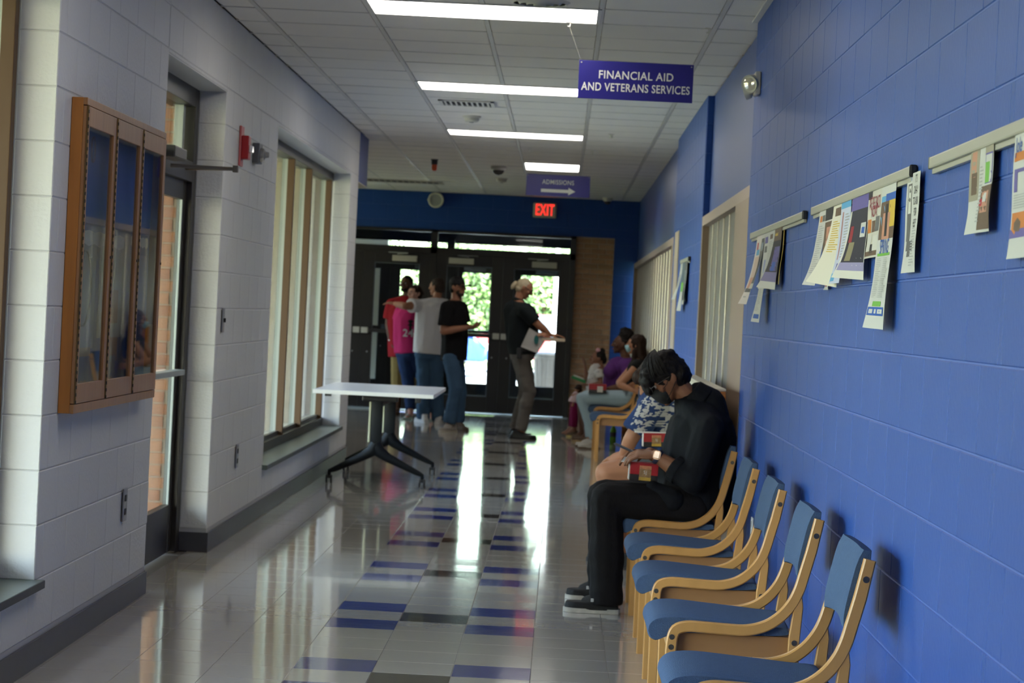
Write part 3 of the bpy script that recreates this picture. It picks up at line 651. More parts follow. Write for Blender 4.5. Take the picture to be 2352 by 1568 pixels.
MB().lathe((.35, 20.3, HC), (0, 0, -1), [(0, .028), (.006, .028), (.01, .012), (.03, .012), (.032, .02), (.035, .02)], 16).obj('head', offwhite, t, smooth=True)
# emergency light on the right wall
t = thing('emergency_light', 'white emergency lamp head high on blue wall', 'emergency light', (XR, 11.92, 2.61))
MB().cbox(XR-.028, XR, 11.84, 11.99, 2.55, 2.665, .008).obj('back_plate', mat('pale lamp housing', (.55, .5, .45), .4), t)
MB().lathe((XR-.025, 11.9, 2.61), (-.55, -.78, -.2), [(0, .02), (.02, .045), (.05, .047), (.06, .044), (.055, .038)], 24).obj('lamp_head', offwhite, t, smooth=True)
MB().lathe((XR-.025, 11.9, 2.61), (-.55, -.78, -.2), [(.05, .040), (.058, .030), (.06, .001)], 24).obj('lens', mat('clear lamp lens', (.8, .75, .6), .1, .6), t, smooth=True)
MB().lathe((XR-.03, 11.95, 2.585), (-.9, .2, -.3), [(0, .02), (.02, .042), (.045, .044), (.05, .001)], 20).obj('lamp_head', offwhite, t, smooth=True)
# fire alarm and strobe on the left wall
red_p = mat('red alarm plastic', (.34, .008, .012), .4)
t = thing('fire_alarm', 'red fire alarm on left wall, between door and window', 'fire alarm', (XL, 13.66, 2.19))
MB().cbox(XL, XL+.012, 13.60, 13.72, 2.17, 2.40, .003).obj('back_plate', mat('faded red plate', (.5, .12, .12), .5), t)
MB().cbox(XL+.012, XL+.055, 13.61, 13.71, 2.21, 2.345, .006).obj('horn', red_p, t)
MB().cbox(XL+.055, XL+.075, 13.63, 13.69, 2.25, 2.29, .004).obj('strobe_lens', mat('clear strobe', (.7, .72, .75), .1), t)
t = thing('wall_strobe', 'grey strobe unit beside the red fire alarm', 'strobe light', (XL, 14.28, 2.23))
MB().cbox(XL, XL+.04, 14.2, 14.36, 2.225, 2.345, .005).obj('back_box', mat('dark grey box', (.10, .10, .11), .5), t)
MB().lathe((XL+.04, 14.28, 2.28), (1, 0, 0), [(0, .04), (.02, .036), (.03, .02), (.05, .015), (.052, .001)], 16).obj('sounder', greyp, t, smooth=True)
MB().cbox(XL+.04, XL+.06, 14.25, 14.31, 2.235, 2.262, .003).obj('strobe_lens', offwhite, t)
def plate(y, z0, z1, label, cat, sw, wall=XL, s=1, m=None, w=.075):
    t = thing(sw, label, cat, (wall, y, z0)); m = m or mat('steel plate', (.30, .29, .30), .35, .7)
    x0, x1 = sorted((wall+s*.004, wall+s*.010)); MB().cbox(x0, x1, y-w/2, y+w/2, z0, z1, .002).obj('plate', m, t)
    if sw == 'light_switch':
        MB().cbox(wall+.010, wall+.022, y-.006, y+.006, (z0+z1)/2-.012, (z0+z1)/2+.012, .003).obj('toggle', black_p, t)
    else:
        for dz in (.03, -.03):
            a, b = sorted((wall+s*.010, wall+s*.013)); MB().cbox(a, b, y-.017, y+.017, (z0+z1)/2+dz-.014, (z0+z1)/2+dz+.014, .003).obj('socket', black_p if s > 0 else greyp, t)
    return t
plate(13.25, 1.215, 1.35, 'steel light switch on left wall beside the glass door', 'light switch', 'light_switch')
plate(10.46, .40, .545, 'steel outlet low on left wall under the display case', 'outlet', 'wall_outlet', w=.09)
plate(14.1, .40, .54, 'steel outlet low on left wall nearer the tall window', 'outlet', 'wall_outlet', w=.09)
plate(10.98, .39, .515, 'white outlet low on blue wall behind the chairs', 'outlet', 'wall_outlet', XR, -1, mat('white plate', (.6, .6, .6), .4))
# ------------------------------------------------------------------ display case
cy0, cy1, cz0, cz1, cx = 8.99, 10.79, .94, 2.145, XL+.062
t = thing('display_case', 'tall oak display case with three glass doors on left wall', 'display case', (XL, 9.9, cz0))
MB().cbox(XL, cx-.018, cy0, cy0+.02, cz0, cz1, .002).obj('side_panel', oak_s, t); MB().cbox(XL, cx-.018, cy1-.02, cy1, cz0, cz1, .002).obj('side_panel', oak_s, t)
MB().cbox(XL, cx-.018, cy0+.02, cy1-.02, cz1-.02, cz1, .002).obj('top_panel', oak_c, t); MB().cbox(XL, cx-.018, cy0+.02, cy1-.02, cz0, cz0+.02, .002).obj('bottom_panel', oak_c, t)
MB().cbox(cx-.018, cx-.002, cy0, cy1, cz1-.028, cz1, .002).obj('top_rail', oak_c, t); MB().cbox(cx-.018, cx-.002, cy0, cy1, cz0, cz0+.035, .002).obj('bottom_rail', oak_c, t)
back = MB().box(XL+.001, XL+.008, cy0+.02, cy1-.02, cz0+.02, cz1-.02).obj('backing_board', mat('blue felt backing', (.035, .12, .42), .9, var=(3, .3, I3)), t)
gap = (cy1-cy0)/3
hinge_m = mat('brass hinge', (.20, .12, .04), .4, .8); dots = mat('hinge gap', (.02, .015, .01), .6)
for i in range(3):
    a, b = cy0+gap*i+.004, cy0+gap*(i+1)-.003; z0, z1 = cz0+.038, cz1-.031
    dr = MB().cbox(cx-.018, cx, a, a+.045, z0, z1, .002).cbox(cx-.018, cx, b-.055, b, z0, z1, .002).cbox(cx-.018, cx, a+.045, b-.055, z1-.075, z1, .002).cbox(cx-.018, cx, a+.045, b-.055, z0, z0+.075, .002).obj('door', oak_c, t)
    MB().box(cx-.010, cx-.008, a+.04, b-.05, z0+.07, z1-.07).obj('pane', casegl, dr)
    hm = MB(); hm.cyl((cx+.001, a-.001, z0), (cx+.001, a-.001, z1), .004, n=8); hm.obj('hinge', hinge_m, dr)
    hd = MB()
    for q in range(40): hd.box(cx+.002, cx+.006, a-.0045, a+.0025, z0+(z1-z0)*q/40, z0+(z1-z0)*(q+.45)/40)
    hd.obj('hinge_knuckles', dots, dr)
    MB().cyl((cx, b-.02, 1.55), (cx+.004, b-.02, 1.55), .006, n=10).obj('lock', black_p, dr)
# pinned material inside the case (flat prints and cut paper)
def cut(y0, y1, z0, z1, m, x=.0105, par=None, wav=0, name='print'):
    b = MB(); n = 10
    for i in range(n):
        ya, yb = y0+(y1-y0)*i/n, y0+(y1-y0)*(i+1)/n; s0 = wav*(i % 2); s1 = wav*((i+1) % 2)
        b.add([(XL+x, ya, z0-s0), (XL+x, yb, z0-s1), (XL+x, yb, z1+s1*.6), (XL+x, ya, z1+s0*.6)], [(0,1,2,3)])
    return b.obj(name, m, par or back)
grey_cloth = mat('grey printed sheet', (.34, .37, .40), .8, var=(5, .5, (1, 3, 1))); white_cut = mat('white scalloped border', (.8, .8, .76), .7)
skinp = mat('photo skin tone', (.45, .25, .18), .5, var=(14, .4, I3)); denimp = mat('photo blue', (.05, .12, .28), .5, var=(10, .6, I3)); redp = mat('photo red', (.25, .05, .05), .5, var=(9, .4, I3)); tanp = mat('photo tan', (.45, .32, .2), .5)
cut(9.05, 10.12, 1.60, 1.645, white_cut, .013, wav=.012, name='border'); cut(10.28, 10.7, 1.62, 1.655, white_cut, .013, wav=.01, name='border')
cut(9.05, 9.55, 1.18, 1.61, grey_cloth); cut(9.62, 10.15, 1.22, 1.61, grey_cloth); cut(10.3, 10.7, 1.28, 1.58, mat('pale blue sheet', (.28, .33, .55), .8, var=(5, .4, I3)))
cut(9.08, 9.5, 1.15, 1.185, tanp, .012); cut(9.08, 9.5, 1.03, 1.15, denimp); cut(9.10, 9.45, .985, 1.05, skinp, .012, wav=.008)
cut(9.7, 10.05, 1.28, 1.42, redp, .012); cut(9.72, 10.08, 1.12, 1.22, redp, .011); cut(9.72, 10.05, 1.03, 1.14, denimp, .012, wav=.01); cut(9.75, 10.0, 1.0, 1.05, skinp, .013, wav=.01)
cut(10.3, 10.7, 1.0, 1.28, denimp); cut(10.5, 10.62, 1.1, 1.2, skinp, .012); cut(10.52, 10.66, 1.78, 1.95, mat('deep blue card', (.01, .02, .30), .5), .012)
for i, zz in enumerate((1.95, 1.88, 1.81, 1.74)):
    cut(9.72, 9.88, zz-.05, zz, mat('olive card %d' % i, (.11, .13, .10), .7), .0115, name='card')
def loop(cyy, czz, ry, rz, m, rad=.004):
    MB().tube([(XL+.016, cyy+ry*math.cos(a*.35), czz+rz*math.sin(a*.35)) for a in range(19)], rad, 6).obj('cord_loop', m, back)
cord = mat('grey cord', (.12, .12, .13), .7)
loop(9.3, 1.42, .14, .15, cord); loop(9.36, 1.97, .035, .05, mat('dark red cord', (.1, .03, .04), .7)); loop(9.18, 1.73, .03, .05, mat('pink cord', (.3, .15, .2), .7)); loop(9.85, 1.50, .06, .10, mat('pale cord', (.35, .35, .35), .7))
# ------------------------------------------------------------------ table
t = thing('folding_table', 'white nesting table on black casters beside left wall', 'table', (-1.41, 19.1, 0))
x0, x1, y0, y1 = -1.882, -.95, 18.2, 20.1
tp = MB().cbox(x0+.003, x1-.003, y0+.003, y1-.003, .714, .738, .002).obj('tabletop', white_p, t)
MB().cbox(x0, x1, y0, y0+.004, .708, .737, .0015).cbox(x0, x1, y1-.004, y1, .708, .737, .0015).cbox(x0, x0+.004, y0, y1, .708, .737, .0015).cbox(x1-.004, x1, y0, y1, .708, .737, .0015).obj('edge_band', white_e, tp)
for yy, n_ in ((18.42, 0), (19.88, 1)):
    b = MB(); cxx = -1.395
    b.cbox(cxx-.045, cxx+.045, yy-.022, yy+.022, .30, .665, .016); b.obj('column', black_r, t, smooth=True)
    MB().cbox(cxx-.062, cxx-.047, yy-.016, yy+.016, .34, .655, .004).obj('column_trim', mat('pale green strip %d' % n_, (.42, .42, .28), .4), t)
    MB().cbox(cxx-.12, cxx+.16, yy-.035, yy+.035, .66, .706, .01).obj('bracket', black_p, t)
    for s, ex in ((-1, -1.745), (1, -1.02)):
        b = MB(); b.tube([(cxx+s*.0, yy, .33), (cxx+s*.03, yy, .27), (cxx+s*.10, yy-.0, .225), (ex+s*-.04, yy, .118), (ex, yy, .10), (ex, yy, .07)], [.045, .048, .036, .022, .017, .014], 12)
        lg = b.obj('leg', black_r, t, smooth=True)
        cst = MB()
        for q in (-.018, .018): cst.lathe((ex+q-.007, yy+.01, .036), (1, 0, 0), [(0, .02), (0, .033), (.003, .036), (.011, .036), (.014, .033), (.014, .02)], 20)
        cst.cbox(ex-.012, ex+.012, yy-.012, yy+.014, .045, .075, .005); cst.obj('caster', black_p, lg, smooth=True)
MB().cbox(-1.42, -1.36, 18.44, 19.86, .615, .655, .006).obj('stretcher', black_r, t)
MB().cbox(-1.79, -1.74, 18.215, 18.25, .690, .710, .003).cbox(-1.09, -1.05, 18.215, 18.26, .67, .71, .004).obj('edge_clip', black_p, t)
# ------------------------------------------------------------------ chairs: bent beech frames, blue pads.  local x = distance towards the wall
def curve(pts, n=5):
    out = []
    for i in range(len(pts)-1):
        p0, p1, p2, p3 = [V((*pts[max(0, min(len(pts)-1, j))], 0)) for j in (i-1, i, i+1, i+2)]
        for k in range(n):
            q = k/n; out.append(.5*((2*p1)+(p2-p0)*q+(2*p0-5*p1+4*p2-p3)*q*q+(3*p1-p0-3*p2+p3)*q**3))
    out.append(V((*pts[-1], 0))); return [(v.x, v.y) for v in out]
def make_chair(x, y, label, group):
    t = thing('side_chair', label, 'chair', (.60, y, 0), group)
    ref = .60
    path = [(.402, 0), (.401, .2), (.399, .36)]+curve([(.400, .395), (.412, .427), (.447, .440), (.50, .440), (.58, .437), (.64, .438), (.698, .455), (.744, .488), (.777, .530), (.797, .575), (.812, .631), (.829, .697)], 4)[1:]+[(.850, .800)]
    wid = [.036]*3+[.035]*(len(path)-4)+[.032]
    rear = [(.790, 0), (.786, .28), (.788, .42), (.797, .52), (.800, .56)]
    for s in (-1, 1):
        ya, yb = (y-.262, y-.234) if s < 0 else (y+.234, y+.262)
        f = MB().strip(path, wid, ya, yb, .004).obj('bent_side_frame', oak, t, smooth=True)
        r = MB().strip(rear, [.034, .036, .036, .03, .012], ya+.002, yb-.002, .003).obj('rear_leg', oak, t, smooth=True)
        out = ya if s < 0 else yb
        for bx, bz, par in ((.400, .405, f), (.399, .373, f), (.841, .748, f), (.788, .405, r), (.787, .373, r)):
            MB().lathe((bx, out, bz), (0, s, 0), [(-.002, .009), (.001, .009), (.0015, .006), (.0005, .003), (.0005, .0005)], 12).obj('bolt', bolt_m, par, smooth=True)
    for s in (-1, 1):
        yy = y+s*.215
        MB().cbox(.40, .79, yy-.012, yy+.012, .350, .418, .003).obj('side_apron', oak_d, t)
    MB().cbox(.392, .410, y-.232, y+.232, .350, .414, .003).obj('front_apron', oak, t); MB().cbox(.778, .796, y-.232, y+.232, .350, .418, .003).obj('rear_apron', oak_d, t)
    # seat pad: waterfall nose at the front
    b = bmesh.new(); prof = [(.322, .422), (.328, .448), (.356, .470), (.42, .477), (.52, .471), (.62, .464), (.70, .458), (.765, .455), (.772, .442), (.765, .428), (.66, .421), (.50, .421), (.415, .416), (.378, .400), (.352, .388), (.330, .400)]
    prof = curve(prof+[prof[0]], 3)[:-1]; n = 14; rows = []
    for j in range(n+1):
        v = -1+2*j/n; k = 1-.16*max(0, abs(v)-.8)/.2; dz = -.006*(v*v)
        rows.append([b.verts.new((.56+(px-.56)*(1 if abs(v) < .95 else .985), y+v*.230, .44+(pz-.44)*(1 if abs(v) < .9 else k)+dz)) for px, pz in prof])
    for j in range(n):
        for i in range(len(prof)): k = (i+1) % len(prof); b.faces.new((rows[j][i], rows[j][k], rows[j+1][k], rows[j+1][i]))
    b.faces.new(rows[0][::-1]); b.faces.new(rows[n]); MB().bm(b).obj('seat_cushion', fabric, t, smooth=75)
    # back pad: wraps in front of the uprights, curved across
    b = bmesh.new(); nz, ny = 8, 12; up = V((.205, 0, .979)); nr = V((-.979, 0, .205)); base = V((.806, y, .626))
    F = []; B = []
    for j in range(nz+1):
        h = j/nz; fr = []; br = []
        for i in range(ny+1):
            v = -1+2*i/ny; hh = h*.200+(-.016*(v*v) if h < .5 else 0)*(1-h*2 if h < .5 else 0)
            p = base+V((0, v*.231, 0))+up*hh
            bow = .012*(v*v); rnd = .010*(abs(2*h-1)**4)+.008*(abs(v)**8)
            fr.append(b.verts.new(p+nr*(.018+bow-rnd))); br.append(b.verts.new(p+nr*(-.026+bow*.5+rnd*.6)+(up*-.0 if h < .9 else V((0, 0, 0)))))
        F.append(fr); B.append(br)
    for j in range(nz):
        for i in range(ny):
            b.faces.new((F[j][i], F[j+1][i], F[j+1][i+1], F[j][i+1])); b.faces.new((B[j][i], B[j][i+1], B[j+1][i+1], B[j+1][i]))
        b.faces.new((F[j][0], B[j][0], B[j+1][0], F[j+1][0])); b.faces.new((F[j][ny], F[j+1][ny], B[j+1][ny], B[j][ny]))
    for i in range(ny): b.faces.new((F[0][i], F[0][i+1], B[0][i+1], B[0][i])); b.faces.new((F[nz][i], B[nz][i], B[nz][i+1], F[nz][i+1]))
    MB().bm(b).obj('back_cushion', fabric, t, smooth=58)
    return t
bolt_m = mat('dark steel bolt', (.10, .09, .08), .35, .7)
GR = 'beech framed chairs with blue pads along the blue wall'
c1 = make_chair(0, 6.56, 'nearest blue padded beech chair at the bottom right', GR)
for yy, l in ((7.79, 'second blue padded beech chair from the camera'), (9.04, 'third blue padded beech chair, between second and fourth'), (10.23, 'empty blue padded beech chair next to the man in black'), (11.49, 'blue padded beech chair the man in black sits on'), (23.16, 'empty far beech chair in front of the masked woman'), (25.15, 'far beech chair the masked woman sits on')):
    dup(c1, (0, yy-6.56, 0), l)
# benches with cream backs
def bench(y0, y1, label, legs):
    t = thing('bench', label, 'bench', (.65, (y0+y1)/2, 0), 'wooden benches with cream backs under the window panels')
    MB().cbox(.42, .84, y0+.02, y1-.02, .40, .47, .012).obj('seat_cushion', vinyl, t); MB().cbox(.41, .85, y0+.01, y1-.01, .35, .40, .004).obj('seat_frame', orange_w, t)
    MB().cbox(.80, .855, y0+.02, y1-.02, .52, 1.055, .012).obj('backrest', vinyl, t)
    for y in (y0, y1): MB().cbox(.79, .865, y-.02, y+.02, .0, 1.05, .005).obj('end_post', orange_w, t)
    for y in legs: MB().cbox(.425, .465, y-.02, y+.02, 0, .36, .004).obj('leg', orange_w, t)
    MB().cbox(.79, .865, y0, y1, 1.052, 1.066, .004).obj('top_rail', vinyl, t)
bench(12.22, 15.0, 'wooden bench with cream back, directly behind the seated pair', (12.25, 13.68, 14.97)); bench(25.75, 28.6, 'farther wooden bench under the purple shirt woman and child', (25.8, 27.2, 28.55))
# ------------------------------------------------------------------ paper rails and posters
def rail(y0, y1, label, z=1.838, cap=True):
    t = thing('poster_rail', label, 'poster rail', (XR, (y0+y1)/2, z), 'aluminium rails that grip papers')
    MB().cbox(XR-.020, XR, y0, y1, z-.012, z+.018, .005).obj('rail', alu_g, t)
    MB().cbox(XR-.013, XR, y0+.02, y1-.015, z-.026, z-.0125, .002).obj('lower_lip', alu_g, t)
    if cap: MB().cbox(XR-.022, XR, y0-.008, y0+.001, z-.014, z+.020, .006).obj('end_cap', black_p, t)
    MB().cbox(XR-.021, XR, y1-.001, y1+.004, z-.013, z+.019, .004).obj('end_cap', alu_g, t)
alu_g = mat('grey satin aluminium rail', (.36, .35, .29), .35, .35)
rail(3.5, 6.06, 'nearest aluminium poster rail, running out of the frame at right'); rail(6.39, 8.91, 'middle aluminium poster rail holding eight papers'); rail(9.23, 11.79, 'third aluminium poster rail with papers only at its far end'); rail(17.55, 18.75, 'small far aluminium poster rail on the blue pier', 1.86)
INK = {}
def ink(c, r=.55):
    if c not in INK: INK[c] = mat('ink %d' % len(INK), tuple(q*.78 for q in c), r, spec=.2)
    return INK[c]
K, DG, LG, BLU, LB, RD, GN, YL, OR, SK, PU, BR, WT = (.015, .015, .018), (.12, .12, .12), (.38, .38, .38), (.02, .10, .42), (.10, .35, .62), (.42, .02, .04), (.16, .42, .06), (.62, .42, .05), (.55, .18, .03), (.50, .24, .16), (.12, .10, .32), (.13, .08, .05), (.56, .56, .54)
def poster(ya, yb, z1, h, label, prints=(), texts=(), curl=(.02, .02), base=None, sway=0, back_c=None, x0=XR-.015, wav=.003, bot=None, flip=0):
    """ya far edge, yb near edge; prints (u0, v0, u1, v1, colour) with v down"""
    t = thing('poster', label, 'poster', (x0, (ya+yb)/2, z1-h), 'papers hanging from the rails')
    def P(u, v, off=0.0):
        c = curl[0]*(1-u)+curl[1]*u
        return V((x0-c*v**1.8-wav*math.sin(v*7+u*3)*v-off, ya+(yb-ya)*u+sway*v*v-flip*c*v*v*(1-u)*.6, z1-h*v+.25*abs(c)*v*v))
    def patch(u0, v0, u1, v1, off, b, mi=0):
        nu, nv = max(1, round((u1-u0)*6)), max(1, round((v1-v0)*12)); vs = [P(u0+(u1-u0)*i/nu, v0+(v1-v0)*j/nv, off) for j in range(nv+1) for i in range(nu+1)]
        b.add(vs, [(j*(nu+1)+i, j*(nu+1)+i+1, (j+1)*(nu+1)+i+1, (j+1)*(nu+1)+i) for j in range(nv) for i in range(nu)], mi)
    ms = [ink(base or WT), ink(back_c or base or WT)]; b = MB(); patch(0, 0, 1, 1, 0, b, 0); patch(0, 0, 1, 1, -.0004, b, 1)
    lay_ = 0
    for q in prints:
        m_ = ink(q[4])
        if m_ not in ms: ms.append(m_)
        lay_ += 1; patch(*q[:4], .0003+.00005*lay_, b, ms.index(m_))
    for s, u, v, sz, c, *r in texts:
        sx_ = r[0] if r else .9; m_ = ink(c)
        if m_ not in ms: ms.append(m_)
        vs, fs = text_mb(s, sz, .006, sx=sx_); W_ = abs(yb-ya)
        b.add([P(u+x/W_, v-y/h, .0012) for x, y in vs], fs, ms.index(m_))
    me = b.mesh('paper', ms); me.polygons.foreach_set('use_smooth', [True]*len(me.polygons)); link('paper', me, t)
    return t
def lines(u0, u1, v0, v1, n, c, duty=.4, seed=1):
    rd = random.Random(seed); return [(u0, v0+(v1-v0)*i/n, u0+(u1-u0)*rd.uniform(.55, 1), v0+(v1-v0)*(i+duty)/n, c) for i in range(n)]
ZT = 1.828
poster(8.645, 8.43, ZT, .28, 'leftmost white text flyer on the middle rail', [(.2, .07, .5, .15, OR), (.55, .07, .9, .15, DG)]+lines(.15, .9, .2, .85, 22, LG), curl=(.05, .03))
poster(8.44, 8.20, ZT, .27, 'brown toned portrait flyer second on the middle rail', [(0, 0, 1, .16, K), (.05, .18, .95, .97, BR), (.3, .25, .8, .6, SK), (.1, .6, .9, .95, (.2, .1, .12))], curl=(.02, .03))
poster(8.43, 8.30, 1.60, .06, 'small flyer scrap peeking below the brown portrait flyer', [(.1, .1, .9, .5, BR), (.2, .6, .8, .8, RD)], curl=(.005, .005), x0=XR-.006)
poster(8.20, 7.95, ZT, .285, 'pale flyer curling away to show its blue back', [(.3, .04, .9, .14, BR)]+lines(.2, .9, .2, .6, 14, YL), curl=(.085, .008), base=(.66, .64, .54), back_c=(.16, .20, .42), flip=.5)
poster(7.965, 7.70, ZT, .28, 'light blue and white flyer left of the dark poster', [(0, 0, 1, .08, LB), (.2, .12, .32, .7, (.4, .2, .2)), (.35, .75, .65, .85, PU), (.05, .87, .5, .97, LB)]+lines(.5, .95, .15, .7, 16, LG), curl=(.03, .03), base=(.50, .55, .70))
poster(7.67, 7.25, ZT, .27, 'large dark event poster with purple bands, curling outward', [(0, 0, 1, .16, PU), (.08, .16, .98, .80, (.02, .02, .035)), (.05, .80, 1, .90, (.28, .26, .45)), (.65, .33, .9, .5, WT), (.70, .38, .85, .46, BLU), (.15, .35, .3, .55, (.28, .02, .03)), (.2, .55, .45, .78, (.25, .22, .12))], curl=(.055, .008), base=(.62, .61, .55))
poster(7.262, 6.96, ZT, .205, "WE'RE BACK NOW flyer with a row of small figures", [(0, 0, .3, .12, K), (.05, .42, .3, .62, OR), (.35, .45, .6, .62, BR), (.62, .40, .95, .62, DG), (.1, .68, .45, .88, (.55, .54, .5)), (.6, .68, .95, .9, (.6, .59, .55)), (0, .9, 1, .97, BR), (.4, .8, .6, .93, K)], [("WE'RE BACK", .52, .2, .055, (.30, .02, .05), .75), ('NOW!', .5, .32, .05, (.30, .02, .05))], curl=(.004, .006), base=(.56, .54, .48))
poster(6.966, 6.67, ZT+.004, .425, 'longest flyer reading SPRING with a yellow photo on top', [(.35, .07, 1, .12, BLU), (.05, .08, .33, .30, LB), (.05, .12, 1, .38, BR), (.6, .12, 1, .3, YL), (.25, .2, .7, .38, SK), (.4, .14, .55, .36, K), (.1, .475, .9, .495, GN), (.3, .81, .8, .845, GN), (.05, .85, .95, .91, BLU), (.15, .865, .4, .895, WT), (.5, .865, .6, .895, WT), (.68, .865, .9, .895, WT)]+lines(.1, .45, .51, .79, 22, LG, seed=3)+lines(.55, .9, .51, .79, 22, LG, seed=4), [('SPRING', .5, .435, .06, BLU, .8)], curl=(.035, .02), wav=.004)
poster(6.478, 6.25, ZT+.006, .268, "IT'S OKAY TO ASK FOR HELP flyer with a dark pencil shape", [(.05, .03, .4, .07, (.3, .35, .5)), (.14, .1, .44, .42, DG), (.19, .12, .39, .40, (.60, .60, .56)), (.14, .42, .44, .68, DG), (.2, .68, .75, .78, DG), (.35, .78, .62, .84, DG)]+lines(.6, .95, .55, .95, 14, LG), [(s, .74, .07+.11*i, .030, K, .75) for i, s in enumerate(("IT'S", 'OKAY', 'TO ASK', 'FOR', 'HELP'))], curl=(.004, .004), x0=XR-.012)
for y in (6.46, 6.27): pass
# nearest rail
poster(5.456, 5.17, ZT+.008, .20, 'health flyer with a green and white leaf shape', [(0, 0, .42, .62, (.32, .29, .22)), (.08, .06, .3, .35, SK), (.1, .3, .34, .55, BR), (.66, 0, 1, .14, (.32, .29, .22)), (.68, .12, .98, .46, PU), (.70, .14, .95, .45, WT), (.68, .22, .86, .45, GN), (.55, .48, 1, .97, BR), (.6, .54, .9, .78, SK), (.66, .56, .82, .66, WT), (.52, .62, .66, .7, RD)]+lines(.46, .62, .25, .9, 16, LG), curl=(.006, .004))
poster(4.93, 4.55, ZT+.006, .265, 'orange and purple job fair flyer at the right edge', [(.03, .17, 1, .24, OR), (.05, .30, .4, .33, PU), (.05, .33, .14, .48, PU), (.03, .64, 1, .84, OR), (.1, .68, .3, .8, BR), (0, .77, 1, .84, PU)]+lines(.05, .9, .5, .62, 6, LG), [('Jole', .14, .12, .045, BLU)], curl=(.004, .004))
# third rail
poster(11.40, 11.13, ZT, .345, 'leftmost white flyer swinging out from the third rail', [(.25, .1, .5, .2, RD), (.3, .2, .8, .28, LB), (.2, .3, .9, .6, (.6, .45, .38)), (.2, .6, .9, .76, (.55, .28, .2)), (.1, .76, 1, .82, DG), (.3, .88, .7, .9, LG)], curl=(.075, .06), base=(.66, .60, .58))
poster(11.12, 10.97, ZT, .27, 'dark grey photo flyer second on the third rail', [(.05, .08, .98, .9, DG), (.2, .15, .8, .3, (.25, .3, .35)), (.1, .4, .5, .85, K)], curl=(.05, .05), base=(.6, .58, .55))
poster(10.96, 10.73, ZT, .42, 'long narrow white flyer ending in a blue square', [(.15, .05, .8, .12, PU), (.2, .15, .7, .22, DG), (.3, .3, .9, .45, (.3, .33, .55)), (.2, .91, .9, .96, BLU)]+lines(.2, .8, .5, .88, 24, LG), curl=(.045, .03))
poster(10.72, 10.45, ZT, .27, 'plain white text flyer fourth on the third rail', [(.2, .06, .7, .14, BR)]+lines(.1, .9, .18, .9, 26, LG), curl=(.04, .03))
poster(10.44, 10.12, ZT, .275, 'black and purple flyer with white foot, curling outward', [(.0, .0, 1, .2, BR), (.1, .04, .5, .12, YL), (0, .2, 1, .72, K), (.3, .3, .9, .7, PU), (0, .72, 1, .88, (.20, .18, .36)), (.4, .55, .7, .7, BLU)], curl=(.07, .02), base=(.6, .6, .58))
poster(10.28, 10.08, ZT, .25, 'thin gold edged dark flyer at the end of the third rail', [(.0, .0, .9, 1, (.03, .03, .05)), (.9, 0, 1, 1, YL)], curl=(.01, .015), x0=XR-.008)
# far rail
poster(18.72, 18.42, 1.85, .30, 'far white flyer, left of three on the pier rail', [(.2, .3, .8, .7, LG)], curl=(.06, .05))
poster(18.42, 18.05, 1.85, .38, 'far green and white flyer, middle of three on the pier rail', [(0, 0, 1, .45, (.10, .14, .18)), (.1, .4, .9, .6, GN)], curl=(.03, .02))
poster(18.05, 17.7, 1.85, .33, 'far dark flyer, right of three on the pier rail', [(0, 0, 1, .9, DG), (.2, .2, .5, .8, (.3, .35, .4))], curl=(.01, .02))
# tape marks below the help flyer are left bare paint scuffs
# ------------------------------------------------------------------ people
from mathutils.bvhtree import BVHTree
def ico(n=2):
    b = bmesh.new(); bmesh.ops.create_icosphere(b, subdivisions=n, radius=1); r = [v.co.copy() for v in b.verts]; b.free(); return r
ICO = ico(2)
def E(c, rs, rf=None, ru=None, ax=None):
    rf = rs if rf is None else rf; ru = rs if ru is None else ru
    s, f, u = ax if ax else (V((1, 0, 0)), V((0, 1, 0)), V((0, 0, 1)))
    return [V(c)+s*p.x*rs+f*p.y*rf+u*p.z*ru for p in ICO]
def ring(c, d, r, flat=1.0, n=16, side=None):
    d = V(d).normalized(); a = (V(side)-d*V(side).dot(d)).normalized() if side is not None else d.orthogonal().normalized(); b = d.cross(a)
    return [V(c)+(a*math.cos(6.2832*i/n)+b*math.sin(6.2832*i/n)*flat)*r for i in range(n)]
def remesh(prims, vox, sm=3, amp=0, sc=(6, 6, 2.2), seed=0):
    b = bmesh.new()
    for pts in prims:
        vs = [b.verts.new(p) for p in pts]; r = bmesh.ops.convex_hull(b, input=vs)
        bmesh.ops.delete(b, geom=list({e for e in r['geom_interior'] if isinstance(e, bmesh.types.BMVert)}), context='VERTS')
    me = bpy.data.meshes.new('r'); b.to_mesh(me); b.free()
    o = bpy.data.objects.new('r', me); COL.objects.link(o)
    m = o.modifiers.new('r', 'REMESH'); m.mode = 'VOXEL'; m.voxel_size = vox
    if sm: s = o.modifiers.new('s', 'SMOOTH'); s.factor = .5; s.iterations = sm
    dg = bpy.context.evaluated_depsgraph_get(); out = bpy.data.meshes.new_from_object(o.evaluated_get(dg))
    bpy.data.objects.remove(o); bpy.data.meshes.remove(me)
    if amp:
        nn = [v.normal.copy() for v in out.vertices]
        for v, n in zip(out.vertices, nn):
            c = v.co; d = noise.noise((c.x*sc[0]+seed, c.y*sc[1], c.z*sc[2]))+.5*noise.noise((c.x*sc[0]*2.3, c.y*sc[1]*2.3+seed, c.z*sc[2]*2.6)); v.co = c+n*d*amp
    return out
def join_meshes(lst, name):
    b = MB()
    for me in lst: b.add([v.co.copy() for v in me.vertices], [tuple(p.vertices) for p in me.polygons]); bpy.data.meshes.remove(me)
    return b.mesh(name, [])
def put(name, me, m, parent, **kw):
    me.materials.clear(); me.materials.append(m); me.polygons.foreach_set('use_smooth', [True]*len(me.polygons)); me.update(); return link(name, me, parent, **kw)
